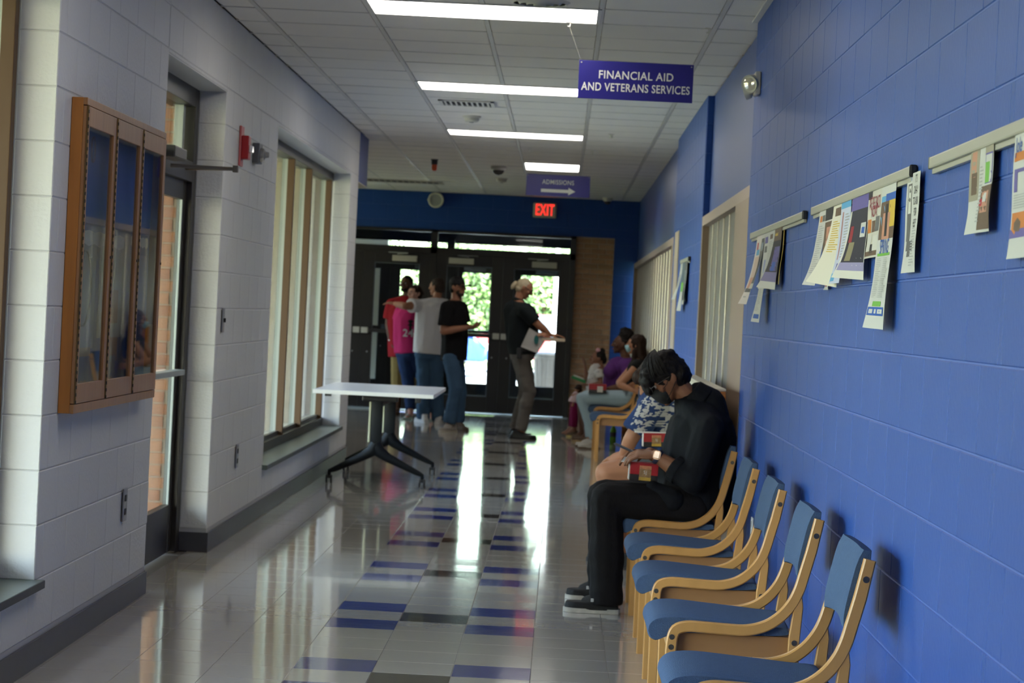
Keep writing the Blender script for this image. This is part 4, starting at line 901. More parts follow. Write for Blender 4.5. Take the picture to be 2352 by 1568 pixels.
def hand(w, d, n, side, curl=.5, s=1.0, vox=.0045, spread=.08):
    """w wrist, d along the forearm, n palm normal (fingers curl to it), side +1/-1 thumb side"""
    d = V(d).normalized(); n = (V(n)-d*V(n).dot(d)).normalized(); a = d.cross(n)*side; P = []
    ax = (a, n, d); P.append(E(V(w), .024*s, .019*s, .02*s, ax)+E(w+d*.05*s, .038*s, .014*s, .03*s, ax)+E(w+d*.085*s, .036*s, .012*s, .012*s, ax))
    for i, (off, L) in enumerate(((.032, .9), (.011, 1.0), (-.011, .95), (-.031, .75))):
        p = w+d*.085*s+a*off*s; dd = (d+a*(off*spread*30*.08)).normalized(); r = .0085*s
        for k, l in enumerate((.042, .028, .022)):
            ang = curl*(.5, .75, .6)[k]; q = dd*math.cos(ang)+n*math.sin(ang); q.normalize(); n2 = (n*math.cos(ang)-dd*math.sin(ang)).normalized()
            e = p+q*l*L*s; P.append(E(p, r)+E(e, r*.9)); p, dd, r = e, q, r*.93
            n_ = n2
    p = w+d*.025*s+a*.026*s; t = (d*.55+a*.75+n*.35).normalized()
    for k, l in enumerate((.038, .032, .026)):
        e = p+t*l*s; P.append(E(p, .0115*s-.001*k)+E(e, .0105*s-.001*k)); p = e; t = (t+d*.35+n*.3*curl).normalized()
    return remesh(P, vox, 1)
def ax3(front, up):
    u = V(up).normalized(); f = (V(front)-u*V(front).dot(u)).normalized(); s = f.cross(u); return (s, f, u)
skin_cols = {'dark': (.10, .043, .024), 'brown': (.22, .095, .05), 'tan': (.38, .18, .105), 'fair': (.52, .28, .21), 'med': (.36, .165, .095), 'kid': (.22, .10, .06)}
SK_M = {k: mat('skin '+k, c, .5, spec=.35, bump=(180, .06, I3), var=(18, .08, I3)) for k, c in skin_cols.items()}
eye_w = mat('eye white', (.26, .23, .21), .4); iris = mat('dark iris', (.02, .012, .01), .2); lip_m = mat('lips', (.25, .08, .07), .5)
def cloth(name, c, amp=.35, rough=.9, wave=60): return mat(name, c, rough, spec=.2, bump=(wave, amp, (1, 1, .5)), var=(5, .12, (1, 1, .4)))
def head_mesh(c, f, u, hs=1, vox=.005, neck=None, nr=.052, long=1.0):
    s, f, u = ax3(f, u); A = (s, f, u); P = []
    P.append(E(c, .077*hs, .094*hs, .095*hs, A))
    P.append(E(c+f*.018*hs-u*.02*hs, .066*hs, .070*hs, .075*hs, A)+E(c+f*.045*hs-u*.082*hs*long, .040*hs, .036*hs, .030*hs, A))
    P.append(E(c+f*.092*hs+u*.006*hs, .008*hs)+E(c+f*.112*hs-u*.030*hs, .013*hs, .010*hs, .009*hs, A)+E(c+f*.085*hs-u*.036*hs, .018*hs, .012*hs, .008*hs, A))
    P.append(E(c+f*.078*hs+u*.018*hs, .050*hs, .016*hs, .010*hs, A))
    P.append(E(c+f*.084*hs-u*.062*hs, .023*hs, .012*hs, .007*hs, A)); P.append(E(c+f*.082*hs-u*.075*hs, .020*hs, .012*hs, .007*hs, A))
    P.append(E(c+f*.070*hs-u*.100*hs*long, .020*hs, .018*hs, .016*hs, A))
    for q in (-1, 1):
        P.append(E(c+s*q*.046*hs+f*.062*hs-u*.030*hs, .020*hs, .016*hs, .020*hs, A))
        e = c+s*q*.076*hs-f*.006*hs-u*.014*hs; P.append(E(e, .008*hs, .017*hs, .030*hs, A)); P.append(E(e+s*q*.007*hs-f*.006*hs+u*.004*hs, .006*hs, .014*hs, .024*hs, A))
    if neck is not None:
        P.append(E(c-u*.045*hs-f*.020*hs, nr*hs*.98)+E(neck+V((0, 0, -.02)), nr*1.08)); P.append(E(c-u*.02*hs-f*.02*hs, .062*hs)+E(c-u*.07*hs-f*.01*hs, .05*hs))
    return remesh(P, vox, 1)
def eyes(par, c, f, u, hs, brow=None):
    s, f, u = ax3(f, u)
    for q in (-1, 1):
        p = c+s*q*.031*hs+f*.079*hs-u*.004*hs
        m = MB(); m.lathe(p, f, [(-.004, .001), (-.002, .008*hs), (.004*hs, .009*hs), (.007*hs, .006*hs), (.0085*hs, .001)], 12); e = m.obj('eye', eye_w, par, smooth=True)
        MB().lathe(p+f*.0075*hs, f, [(0, .0055*hs), (.002*hs, .004*hs), (.0025*hs, .0005)], 10).obj('iris', iris, e, smooth=True)
        if brow: MB().tube([p+u*.018*hs-s*q*.014*hs+f*.012*hs, p+u*.024*hs+f*.014*hs, p+u*.019*hs+s*q*.018*hs+f*.004*hs], [.003*hs, .004*hs, .002*hs], 6).obj('eyebrow', brow, par, smooth=True)
    MB().tube([c+s*-.022*hs+f*.088*hs-u*.068*hs, c+f*.100*hs-u*.066*hs, c+s*.022*hs+f*.088*hs-u*.068*hs], [.003*hs, .0055*hs, .003*hs], 6).obj('lips', lip_m, par, smooth=True)
def shoe(par, heel, toe, ank, up_m, sole_m, w=.048, h=.075, z=0, name='shoe', white=None, thick=.022):
    heel, toe = V(heel), V(toe); heel.z = toe.z = z; d = (toe-heel); L = d.length; d.normalize(); s = d.cross(V((0, 0, 1)))
    out = []
    for t_, ww in ((0, .45), (.03, .72), (.12, .86), (.3, .82), (.5, .84), (.7, 1.0), (.84, .93), (.94, .62), (1.0, .22)): out.append((t_, ww))
    poly = [heel+d*L*t_+s*w*ww for t_, ww in out]+[heel+d*L*t_-s*w*ww for t_, ww in out[::-1]]
    n = len(poly); b = MB(); b.add([p+V((0, 0, .001)) for p in poly]+[p+V((0, 0, thick)) for p in poly], [tuple(range(n-1, -1, -1)), tuple(range(n, 2*n))]+[(i, (i+1) % n, n+(i+1) % n, n+i) for i in range(n)])
    P = [[p+(heel+d*L*.5-p)*.04+V((0, 0, thick*.7)) for p in poly]+[p+(heel+d*L*.5-p)*.08+V((0, 0, thick+.030)) for p in poly]]
    P.append([p+(heel+d*L*.3-p)*.12+V((0, 0, thick)) for p in poly if (p-heel).dot(d) < L*.75]+ring(V((heel.x*.75+toe.x*.25, heel.y*.75+toe.y*.25, z+h+.02)), (0, 0, 1), .042, 1.1)+E(heel+d*L*.60+V((0, 0, h*.72)), .024))
    me = remesh(P, .006, 2); o = put(name, me, up_m, par); b.obj('sole', sole_m, o, smooth=True); return o
def decal(par, tgt, c, n, up, shapes, m, name='print', off=.003, depth=.4):
    """flat print projected on a garment; shapes = (verts2d, faces)"""
    n = V(n).normalized(); up = (V(up)-n*V(up).dot(n)).normalized(); r = up.cross(n)
    bv = BVHTree.FromPolygons([v.co for v in tgt.data.vertices], [tuple(p.vertices) for p in tgt.data.polygons]); b = MB()
    vs, fs = shapes; out = []
    for x, y in vs:
        o = V(c)+r*x+up*y+n*depth; h = bv.ray_cast(o, -n); out.append((h[0]+n*off) if h[0] is not None and (h[0]-V(c)).length < .5 else None)
    keep = [f for f in fs if all(out[i] is not None for i in f)]
    if not keep: return None
    b.add([q if q is not None else (0, 0, 0) for q in out], keep); return b.obj(name, m, par)
def grid_shape(w, h, nx, ny, test):
    vs = [(-w/2+w*i/nx, -h/2+h*j/ny) for j in range(ny+1) for i in range(nx+1)]
    return vs, [(j*(nx+1)+i, j*(nx+1)+i+1, (j+1)*(nx+1)+i+1, (j+1)*(nx+1)+i) for j in range(ny) for i in range(nx) if test((i+.5)/nx, (j+.5)/ny)]
class Person:
    def __init__(s, label, group, skin, front, J, vox=.010, hs=1.0, face=None, hup=(0, 0, 1), tz=(.17, .12), wz=(.15, .12), hz=(.165, .125), arm=1.0, leg=1.0, seat=False, bare=False):
        s.bare = bare; s.J = J; s.front = V(front).normalized(); s.sk = SK_M[skin]; s.vox = vox; s.hs = hs; s.tz, s.wz, s.hz, s.arm, s.leg = tz, wz, hz, arm, leg
        s.face = V(face if face else front).normalized(); s.hup = V(hup).normalized()
        for k in list(J):
            if not isinstance(J[k], (int, float)): J[k] = V(J[k])
        s.A = ax3(s.front, (J['chest']-J['hips']))
        P = [E(J['chest'], tz[0], tz[1], .15, s.A)+E(J['waist'], wz[0], wz[1], .10, s.A), E(J['waist'], wz[0], wz[1], .10, s.A)+E(J['hips'], hz[0], hz[1], .10, s.A)]
        P.append(E(J['neck']+V((0, 0, -.03)), .06)+E(J['sh1'], .055*arm)+E(J['chest'], tz[0]*.7, tz[1]*.7, .08, s.A)); P.append(E(J['neck']+V((0, 0, -.03)), .06)+E(J['sh2'], .055*arm)+E(J['chest'], tz[0]*.7, tz[1]*.7, .08, s.A))
        for q in '12':
            sh, el, wr = J['sh'+q], J['el'+q], J['wr'+q]; mid = el+(wr-el)*.3
            P.append(E(sh, .054*arm)+E(el, .042*arm)); P.append(E(el, .041*arm)+E(mid, .042*arm)); P.append(E(mid, .042*arm)+E(wr, .026*arm))
            if not bare: J['an'+q].z = min(J['an'+q].z, .095)
            hp, kn, an = J['hp'+q], J['kn'+q], J['an'+q]; cf = kn+(an-kn)*.3
            P.append(E(hp, .088*leg)+E(kn, .058*leg)); P.append(E(kn, .056*leg)+E(cf, .056*leg)); P.append(E(cf, .056*leg)+E(an, .036*leg))
            fd = (J['to'+q]-an); fd.z = 0; fd = fd.normalized() if fd.length > .01 else s.front; J['fd'+q] = fd
            g_ = max(an.z-.02, .0) if s.bare else max(an.z-.035, .0); dz = V((0, 0, -min(an.z-.03, .07))); fl_ = .15 if s.bare else .09
            P.append(E(an, .034)+E(an+dz*.8-fd*.01, .026)+E(an+dz*.7+fd*.05, .024)); P.append(E(an+dz*.7+fd*.05, .024, .024, .02)+E(an+dz+fd*fl_, .026, .026, .012))
        parts = [remesh(P, vox, 2), head_mesh(J['head'], s.face, s.hup, hs, .0048, J['neck'])]
        for q in '12':
            hd, hn, cu, sd = J.get('h'+q, None) or (J['wr'+q]-J['el'+q]), J.get('n'+q, V((0, 0, -1))), J.get('c'+q, .6), J.get('s'+q, 1)
            parts.append(hand(J['wr'+q], hd, hn, sd, cu, .95*arm**.5*(hs**.5)))
        me = join_meshes(parts, 'person'); me.materials.append(s.sk); me.polygons.foreach_set('use_smooth', [True]*len(me.polygons))
        g = (J['an1']+J['an2'])/2 if not seat else J['hips']
        o = bpy.data.objects.new('person', me); COL.objects.link(o); base = V((g.x, g.y, 0))
        me.transform(Matrix.Translation(-base)); o.location = base; o['label'] = label; o['category'] = 'person'
        if group: o['group'] = group
        s.o = o
        eyes(o, J['head'], s.face, s.hup, hs, hair_k)
    def top(s, m, inf=.016, sleeve=.55, loose=1.0, hem=None, name='shirt', amp=.006, extra=(), vox=None, neckr=.066, sl_r=None, seed=0):
        J = s.J; A = s.A; i = inf
        P = [E(J['chest'], s.tz[0]+i, s.tz[1]+i, .16, A)+E(J['waist'], s.wz[0]+i*loose, s.wz[1]+i*loose, .10, A)]
        lo = hem if hem is not None else .06
        P.append(E(J['waist'], s.wz[0]+i*loose, s.wz[1]+i*loose, .10, A)+ring(J['hips']-A[2]*lo, A[2], 1, 1, 20) if False else E(J['waist'], s.wz[0]+i*loose, s.wz[1]+i*loose, .10, A)+[J['hips']-A[2]*lo+A[0]*math.cos(t)*(s.hz[0]+i*loose*1.2)+A[1]*math.sin(t)*(s.hz[1]+i*loose*1.2) for t in [6.2832*k/20 for k in range(20)]])
        for q in '12':
            sh, el, wr = J['sh'+q], J['el'+q], J['wr'+q]
            P.append(ring(J['neck']+V((0, 0, -.005)), (0, 0, 1), neckr)+E(sh, (.054+.014)*s.arm)+E(J['chest'], (s.tz[0]+i)*.72, (s.tz[1]+i)*.72, .08, A))
            r = sl_r or (.064*s.arm)
            if sleeve is not None:
                if sleeve <= 1: e = sh+(el-sh)*sleeve; P.append(E(sh, .068*s.arm)+ring(e, el-sh, r))
                else: e = el+(wr-el)*(sleeve-1); P.append(E(sh, .068*s.arm)+E(el, .060*s.arm)); P.append(E(el, .060*s.arm)+ring(e, wr-el, r*.86))
        P += list(extra)
        return put(name, remesh(P, vox or s.vox, 2, amp, (7, 7, 3), seed), m, s.o)
    def trousers(s, m, kr=.072, ar=.062, inf=.014, length=1.0, name='trousers', amp=.006, vox=None, extra=(), seed=3, thigh=None):
        J = s.J; A = s.A; P = [E(J['hips'], s.hz[0]+inf, s.hz[1]+inf, .10, A)]
        for q in '12':
            hp, kn, an = J['hp'+q], J['kn'+q], J['an'+q]
            P.append(E(J['hips'], s.hz[0]*.75, s.hz[1], .09, A)+E(hp, (.094)*s.leg))
            if thigh is not None: P.append(E(hp, .100*s.leg)+ring(hp+(kn-hp)*thigh, kn-hp, kr)); continue
            P.append(E(hp, .100*s.leg)+E(kn, kr))
            e = kn+(an-kn)*length; mid = kn+(e-kn)*.5; P.append(E(kn, kr)+E(mid, (kr+ar)/2)); P.append(E(mid, (kr+ar)/2)+ring(e, an-kn, ar))
        P += list(extra)
        return put(name, remesh(P, vox or s.vox, 2, amp, (5, 5, 9), seed), m, s.o)
    def hair(s, m, prims, vox=.006, amp=.003, sc=(60, 60, 14), name='hair'): return put(name, remesh(prims, vox, 1, amp, sc), m, s.o)
    def cap_hair(s, m, inf=.010, back=True, amp=.002, lift=.012):
        c, hs = s.J['head'], s.hs; a = ax3(s.face, s.hup); f, u = a[1], a[2]
        P = [E(c-f*.012*hs+u*lift*hs, (.077+inf)*hs, (.088+inf)*hs, (.092+inf*.7)*hs, a)]
        if back: P.append(E(c-f*.035*hs-u*.03*hs, (.070+inf*.7)*hs, (.062+inf)*hs, (.062)*hs, a))
        me = remesh(P, .006, 1, amp, (60, 60, 60))
        # keep the face clear: drop what lies in front of the hairline
        bm = bmesh.new(); bm.from_mesh(me); dl = [v for v in bm.verts if (v.co-c).dot(f) > .050*hs and (v.co-c).dot(u) < .052*hs or ((v.co-c).dot(f) > .02*hs and (v.co-c).dot(u) < .0)]
        bmesh.ops.delete(bm, geom=dl, context='VERTS'); bm.to_mesh(me); bm.free(); return put('hair', me, m, s.o)
hair_k = mat('black hair', (.008, .006, .006), .62, spec=.2, bump=(160, .4, (1, 1, .25))); hair_b = mat('dark brown hair', (.024, .012, .008), .65, spec=.2, bump=(160, .4, (1, 1, .2)))
hair_g = mat('grey white hair', (.50, .42, .28), .6, bump=(120, .5, (1, 1, .3))); stubble = mat('short dark hair', (.035, .02, .014), .8, bump=(300, .5, I3))
denim = cloth('mid blue denim', (.055, .11, .19), .5, wave=120); denim_d = cloth('dark blue denim', (.022, .045, .12), .4, wave=120); denim_l = cloth('light wash denim', (.30, .40, .46), .4, wave=120)
A_ = at
# ---- man in black, foreground
Yn, Yf = 11.27, 11.68; Yc = 11.47
J = dict(head=A_(1534, 866, Yc), neck=A_(1590, 914, Yc), chest=A_(1612, 1000, Yc), waist=A_(1600, 1088, Yc), hips=A_(1602, 1150, Yc),
         sh1=A_(1628, 985, Yn), el1=A_(1588, 1102, Yn-.07), wr1=A_(1506, 1046, Yn), sh2=A_(1600, 965, Yf), el2=A_(1570, 1080, Yf+.02), wr2=A_(1492, 1040, Yf-.18),
         hp1=A_(1590, 1163, Yn+.07), kn1=A_(1394, 1147, Yn+.0), an1=A_(1392, 1352, Yn), hp2=A_(1590, 1158, Yf-.07), kn2=A_(1388, 1140, Yf), an2=A_(1386, 1330, Yf+.08), to1=A_(1300, 1390, Yn), to2=A_(1303, 1368, Yf+.1),
         h1=V((-1, .12, .02)), n1=V((.05, .5, -1)), c1=.9, s1=-1, h2=V((-1, -.25, -.02)), n2=V((0, -.5, -1)), c2=.8, s2=-1)
m1 = Person('person in black shirt with mask looking down at a phone, nearest seated', 'people seated along the blue wall', 'brown', (-1, 0, 0), J, vox=.008, face=(-.80, -.12, -.58), hup=(-.58, 0, .80), tz=(.20, .150), wz=(.19, .165), hz=(.19, .14), arm=1.12, leg=1.05, seat=True)
blk = cloth('black cotton shirt', (.005, .006, .009), .3, .85, 40); blkp = cloth('black twill trousers', (.007, .006, .007), .25, .85, 90)
J = m1.J
ex = [E(J['neck']+V((.02, 0, -.035)), .09)+E(J['chest'], .16, .12, .1, m1.A), E(A_(1628, 930, Yc), .085)+E(A_(1606, 905, Yc), .06)+E(A_(1640, 1000, Yc), .15, .10, .12, m1.A), E(J['waist'], .20, .17, .1, m1.A)+E(A_(1530, 1130, Yc), .16, .05, .05, (V((0, 1, 0)), V((1, 0, 0)), V((0, 0, 1)))), E(A_(1648, 1060, Yc), .17, .10, .16, m1.A)+E(A_(1640, 1150, Yc), .18, .11, .08, m1.A), E(A_(1545, 1150, Yn), .07)+E(A_(1500, 1128, Yn+.02), .05)]
sh_ = m1.top(blk, .022, 1.52, 1.0, .07, amp=.012, extra=ex, vox=.007, neckr=.088, sl_r=.078, seed=2)
w_ = J['el1']+(J['wr1']-J['el1'])*.52; d_ = (J['wr1']-J['el1']).normalized()
put('cuff', remesh([ring(w_-d_*.045, d_, .070)+ring(w_+d_*.002, d_, .066)], .006, 1, .003), blk, sh_)
co = MB()
for i in range(2): pass
nk = J['neck']; cdir = (J['head']-nk).normalized()
co = remesh([ring(nk-cdir*.04+V((.012, 0, 0)), cdir, .090, 1.1)+ring(nk+cdir*.036+V((.016, 0, 0)), cdir, .074, 1.1)], .006, 2, .003); put('collar', co, blk, sh_)
m1.trousers(blkp, .086, .080, .018, 1.12, amp=.008, vox=.008)
ups = mat('black canvas', (.010, .009, .010), .8, bump=(200, .4, I3)); sol = mat('off white rubber', (.42, .39, .34), .6, var=(25, .4, I3))
for q, Yq, he, to in (('1', Yn, 1424, 1293), ('2', Yf+.1, 1398, 1296)):
    a, b = A_(he, 1395, Yq), A_(to, 1395, Yq); s_ = shoe(m1.o, a, b, J['an'+q], ups, sol, .052, .075, thick=.023)
    MB().cbox((a.x*.5+b.x*.5)-.006, (a.x*.5+b.x*.5)+.008, a.y-.050, a.y-.040, .056, .072, .002).obj('elastic_tab', mat('white tag %s' % q, (.5, .5, .5), .6), s_)
# hair with separate locks
c = J['head']; a = ax3(m1.face, m1.hup); s__, f, u = a
P = [E(c-f*.008+u*.028, .092, .104, .092, a), E(c-f*.045-u*.010, .086, .070, .080, a), E(c+f*.045+u*.060, .080, .062, .048, a), E(c+f*.100+u*.030, .066, .034, .050, a), E(c+f*.065+u*.070, .072, .05, .04, a), E(c-f*.02+u*.088, .07, .08, .042, a), E(c+f*.118+u*.002, .05, .018, .035, a)]
hm = remesh(P, .006, 1, .007, (30, 30, 30)); ho = put('hair', hm, hair_k, m1.o)
rd = random.Random(5); lk = MB()
for i in range(420):
    th = rd.uniform(-math.pi, math.pi); ph = rd.uniform(.05, .9); frontness = math.cos(th)
    side_ = math.sin(th); st = c-f*.02+u*.03; pts = []; L = rd.uniform(.5, .85)*(1.3 if frontness > .1 else .6)
    for k in range(7):
        q = ph*.35+L*k/6*1.35; dirv = (u*math.cos(q)+(f*frontness+s__*side_)*math.sin(q)).normalized()
        rr = V((.102, .136, .116)); p = st+s__*dirv.dot(s__)*rr.x+f*dirv.dot(f)*rr.y+u*dirv.dot(u)*rr.z
        p += (noise.noise_vector(p*14+V((i*.13, 0, 0))))*.007*(k/6)+V((0, 0, -.010*(k/6)**2))
        pts.append(p)
    if frontness < .1 and ((pts[-1]-c).dot(u) < -.06 or max((p-c).length for p in pts) > .125): continue
    lk.tube(pts, [.0045, .005, .0045, .004, .003, .002, .0006], 5)
lk.obj('hair_locks', hair_k, ho, smooth=True, kind='stuff')
# mask, glasses
mk = mat('black cloth mask', (.012, .013, .014), .85)
put('face_mask', remesh([E(c+f*.070-u*.055, .058, .042, .045, a)+E(c+f*.106-u*.032, .02, .016, .016, a)+E(c+f*.062-u*.088, .04, .03, .025, a)], .005, 2, .001), mk, m1.o)
for q in (-1, 1): MB().tube([c+s__*q*.052+f*.082-u*.040, c+s__*q*.074+f*.035-u*.022, c+s__*q*.084-f*.008+u*.012], .0016, 6).tube([c+s__*q*.048+f*.072-u*.088, c+s__*q*.070+f*.030-u*.062, c+s__*q*.083-f*.008-u*.034], .0016, 6).obj('ear_loop', mk, m1.o)
gl = mat('thin silver frame', (.16, .14, .12), .4, .6); gm_ = MB()
for q in (-1, 1):
    ctr = c+s__*q*.034+f*.108-u*.004; gm_.tube([ctr+s__*math.cos(t)*.026+u*math.sin(t)*.018 for t in [k*.4488 for k in range(15)]], .0011, 6)
    gm_.tube([ctr+s__*q*.026+u*.006, c+s__*q*.078+f*.07+u*.004, c+s__*q*.085-f*.005+u*.002], .0016, 6)
gm_.tube([c-s__*.008+f*.112, c+s__*.008+f*.112], .0016, 6); gm_.obj('glasses', gl, m1.o)
# watch
wp = J['wr1']-d_*.012; wa = ax3(d_, (0, -.9, .3))
MB().tube([wp+(V((0, 1, 0)).cross(d_).normalized()*math.cos(t)+V((0, 1, 0))*math.sin(t))*.034 for t in [k*.3491 for k in range(19)]], .011, 8, flat=.3, side=d_).obj('watch_strap', mat('navy strap', (.01, .015, .045), .5), m1.o, smooth=True)
wn_ = V((-.15, -.95, .30)).normalized(); wu = V((.15, 0, 1)); wu = (wu-wn_*wu.dot(wn_)).normalized(); wr_ = wu.cross(wn_); wc = wp+wn_*.036
b = bmesh.new(); bmesh.ops.create_cube(b, size=1)
for v in b.verts: v.co = V((v.co.x*.034, v.co.y*.042, v.co.z*.011))
bmesh.ops.bevel(b, geom=b.edges[:], offset=.005, segments=3, affect='EDGES')
for v in b.verts: v.co = wc+wr_*v.co.x+wu*v.co.y+wn_*v.co.z
wt = MB().bm(b).obj('watch_case', mat('pale gold case', (.62, .42, .28), .3, .6), m1.o, smooth=True)
MB().add([wc+wn_*.0058+wr_*x+wu*y for x, y in ((-.012, -.016), (.012, -.016), (.012, .016), (-.012, .016))], [(0,1,2,3)]).obj('watch_face', mat('glass with painted glint', (.75, .62, .5), .1, .3), wt)  # bright reflection is put into the base colour of the face
# phone in the hands
def slab(name, c, r, u, w, h, th, m, label, cat, bev=.004, group=None):
    r = V(r).normalized(); u = (V(u)-r*V(u).dot(r)).normalized(); n = r.cross(u); b = bmesh.new(); bmesh.ops.create_cube(b, size=1)
    for v in b.verts: v.co = V((v.co.x*w, v.co.y*h, v.co.z*th))
    bmesh.ops.bevel(b, geom=b.edges[:], offset=bev, segments=2, affect='EDGES')
    for v in b.verts: v.co = r*v.co.x+u*v.co.y+n*v.co.z
    me = MB().bm(b).mesh(name, m, True); o = link(name, me, None, label, cat, group, None, V(c)); return o, r, u, n
ph_c = A_(1438, 1030, Yc-.06)
ph, r_, u_, n_ = slab('smartphone', ph_c, (-.93, .1, .36), (.05, 1, .0), .125, .068, .009, mat('dark phone case', (.03, .035, .06), .3), 'dark phone in the hands of the person in black', 'phone', .003)
MB().add([ph_c+n_*.0047+r_*x+u_*y for x, y in ((-.055, -.028), (.055, -.028), (.055, .028), (-.055, .028))], [(0,1,2,3)]).obj('screen', mat('phone screen', (.02, .02, .03), .08), ph)
# snack boxes
box_r = mat('red box card', (.34, .008, .015), .35); box_k = mat('black box card', (.012, .010, .012), .35); box_w = mat('white card', (.62, .6, .58), .5); pic = mat('food picture', (.28, .16, .07), .5, var=(60, .8, I3)); pic2 = mat('food picture top', (.50, .20, .10), .5, var=(50, .6, I3)); fry = mat('yellow food print', (.48, .30, .04), .5, var=(40, .5, I3))
def snack(c, w, d, h, rz, label, full=True, tilt=0):
    t = thing('snack_box', label, 'box', c, 'red meal boxes held by the seated people'); t.rotation_euler = (0, tilt, rz)
    def pb(name, bmb, m):
        o = link(name, bmb.mesh(name, m), None); o.parent = t; return o
    pb('lower_half', MB().cbox(-w/2, w/2, -d/2, d/2, 0, h*.36, .003), box_k); pb('upper_half', MB().cbox(-w/2, w/2, -d/2, d/2, h*.36, h, .003), box_r)
    pb('side_flap', MB().cbox(-w/2-.004, -w/2, -d/2+.004, d/2-.004, .004, h-.002, .001), box_w)
    if full:
        pb('picture', MB().box(-w*.16, w*.26, -d/2-.0012, -d/2-.0004, h*.06, h*.86), pic); pb('picture_top', MB().box(-w*.16, w*.26, -d/2-.0016, -d/2-.0012, h*.68, h*.86), pic2); pb('picture_foot', MB().box(-w*.16, w*.26, -d/2-.0016, -d/2-.0012, h*.06, h*.24), fry)
        vs, fs = text_mb('SJ', h*.26, .0); pb('lettering', MB().add([(w*.05+x, -d/2-.002, h*.5+y) for x, y in vs]+[], fs), mat('white print', (.6, .58, .55), .5))
    else: pb('white_label', MB().box(-w*.02, w*.3, -d/2-.0016, -d/2-.0004, h*.12, h*.78), box_w)
    return t
p = A_(1476, 1104, Yc-.13); snack((p.x, p.y, p.z), .135, .10, .088, 0, 'red and black meal box on lap of the person in black', tilt=.04)
pp = A_(1443, 1052, Yc-.08); MB().add([A_(1427, 1060, Yc-.10), A_(1462, 1062, Yc-.12), A_(1470, 1045, Yc-.02), A_(1442, 1040, Yc)]+[V(q)+V((0, 0, .003)) for q in (A_(1427, 1060, Yc-.10), A_(1462, 1062, Yc-.12), A_(1470, 1045, Yc-.02), A_(1442, 1040, Yc))], [(3,2,1,0), (4,5,6,7), (0,1,5,4), (1,2,6,5), (2,3,7,6), (3,0,4,7)]).obj('folded_paper', paper, None, label='folded white paper under the hands of the person in black', cat='paper')
# ---- person in navy shirt behind
Yc = 13.45; Yn, Yf = 13.27, 13.63
J = dict(head=A_(1503, 868, Yc), neck=A_(1542, 905, Yc), chest=A_(1520, 945, Yc), waist=A_(1520, 1020, Yc), hips=A_(1528, 1062, Yc), sh1=A_(1500, 930, Yn-.03), el1=A_(1452, 1003, Yn-.06), wr1=A_(1432, 1042, Yn+.03), sh2=A_(1500, 925, Yf+.05), el2=A_(1466, 1005, Yf+.05), wr2=A_(1448, 1040, Yf-.1),
         hp1=A_(1515, 1075, Yn+.06), kn1=A_(1392, 1086, Yn-.02), an1=A_(1430, 1245, Yn), hp2=A_(1515, 1075, Yf-.06), kn2=A_(1398, 1080, Yf), an2=A_(1402, 1238, Yf), to1=A_(1368, 1290, Yn), to2=A_(1340, 1280, Yf), h1=V((-.5, .1, -.4)), n1=V((.3, 1, 0)), s1=1, h2=V((-.6, -.3, -.3)), n2=V((.3, -1, 0)), s2=-1)
m2 = Person('person in navy shirt and shorts behind the person in black', 'people seated along the blue wall', 'tan', (-1, -.15, 0), J, vox=.010, face=(-.78, 0, -.62), hup=(-.62, 0, .78), tz=(.20, .13), wz=(.19, .14), hz=(.19, .14), arm=1.05, leg=1.12, seat=True)
navy = cloth('navy cotton', (.022, .045, .13), .35); so_ = m2.top(navy, .022, .86, 1.0, .05, amp=.008, sl_r=.085)
fz = lambda x, y: (noise.noise((x*11, y*13, 3))+.9*noise.noise((x*26, y*30, 8)) > -.02) and ((x-.5)**2*3.2+(y-.5)**2*3.0 < .9)
cc = A_(1502, 955, Yn-.25); decal(m2.o, so_, cc, (-.62, -.78, 0), (0, 0, 1), grid_shape(.34, .30, 96, 84, fz), mat('white shirt print', (.42, .42, .42), .8), off=.004, depth=.5)
m2.trousers(cloth('grey shorts', (.09, .09, .10)), .098, .08, .015, name='shorts', thigh=.45)
dk = mat('dark sneaker', (.02, .02, .022), .7); shoe(m2.o, A_(1462, 1285, Yn), A_(1365, 1290, Yn), m2.J['an1'], dk, dk); shoe(m2.o, A_(1434, 1276, Yf), A_(1346, 1280, Yf), m2.J['an2'], dk, dk)
c, a = m2.J['head'], ax3(m2.face, m2.hup); m2.hair(hair_b, [E(c-a[1]*.01+a[2]*.02, .088, .104, .095, a), E(c-a[1]*.05-a[2]*.03, .08, .06, .08, a), E(c+a[1]*.06+a[2]*.05, .07, .05, .045, a)], amp=.006)
p = A_(1503, 1026, Yn-.16); snack((p.x, p.y, p.z), .13, .03, .076, .25, 'red meal box held upright by the person in navy', tilt=-.03)
q0 = A_(1494, 993, Yn-.14); MB().cbox(q0.x-.088, q0.x+.085, q0.y-.02, q0.y+.02, q0.z-.004, q0.z+.004, .002).obj('paper_tray', paper, None, label='white paper lid edge above the upright red meal box', cat='paper')
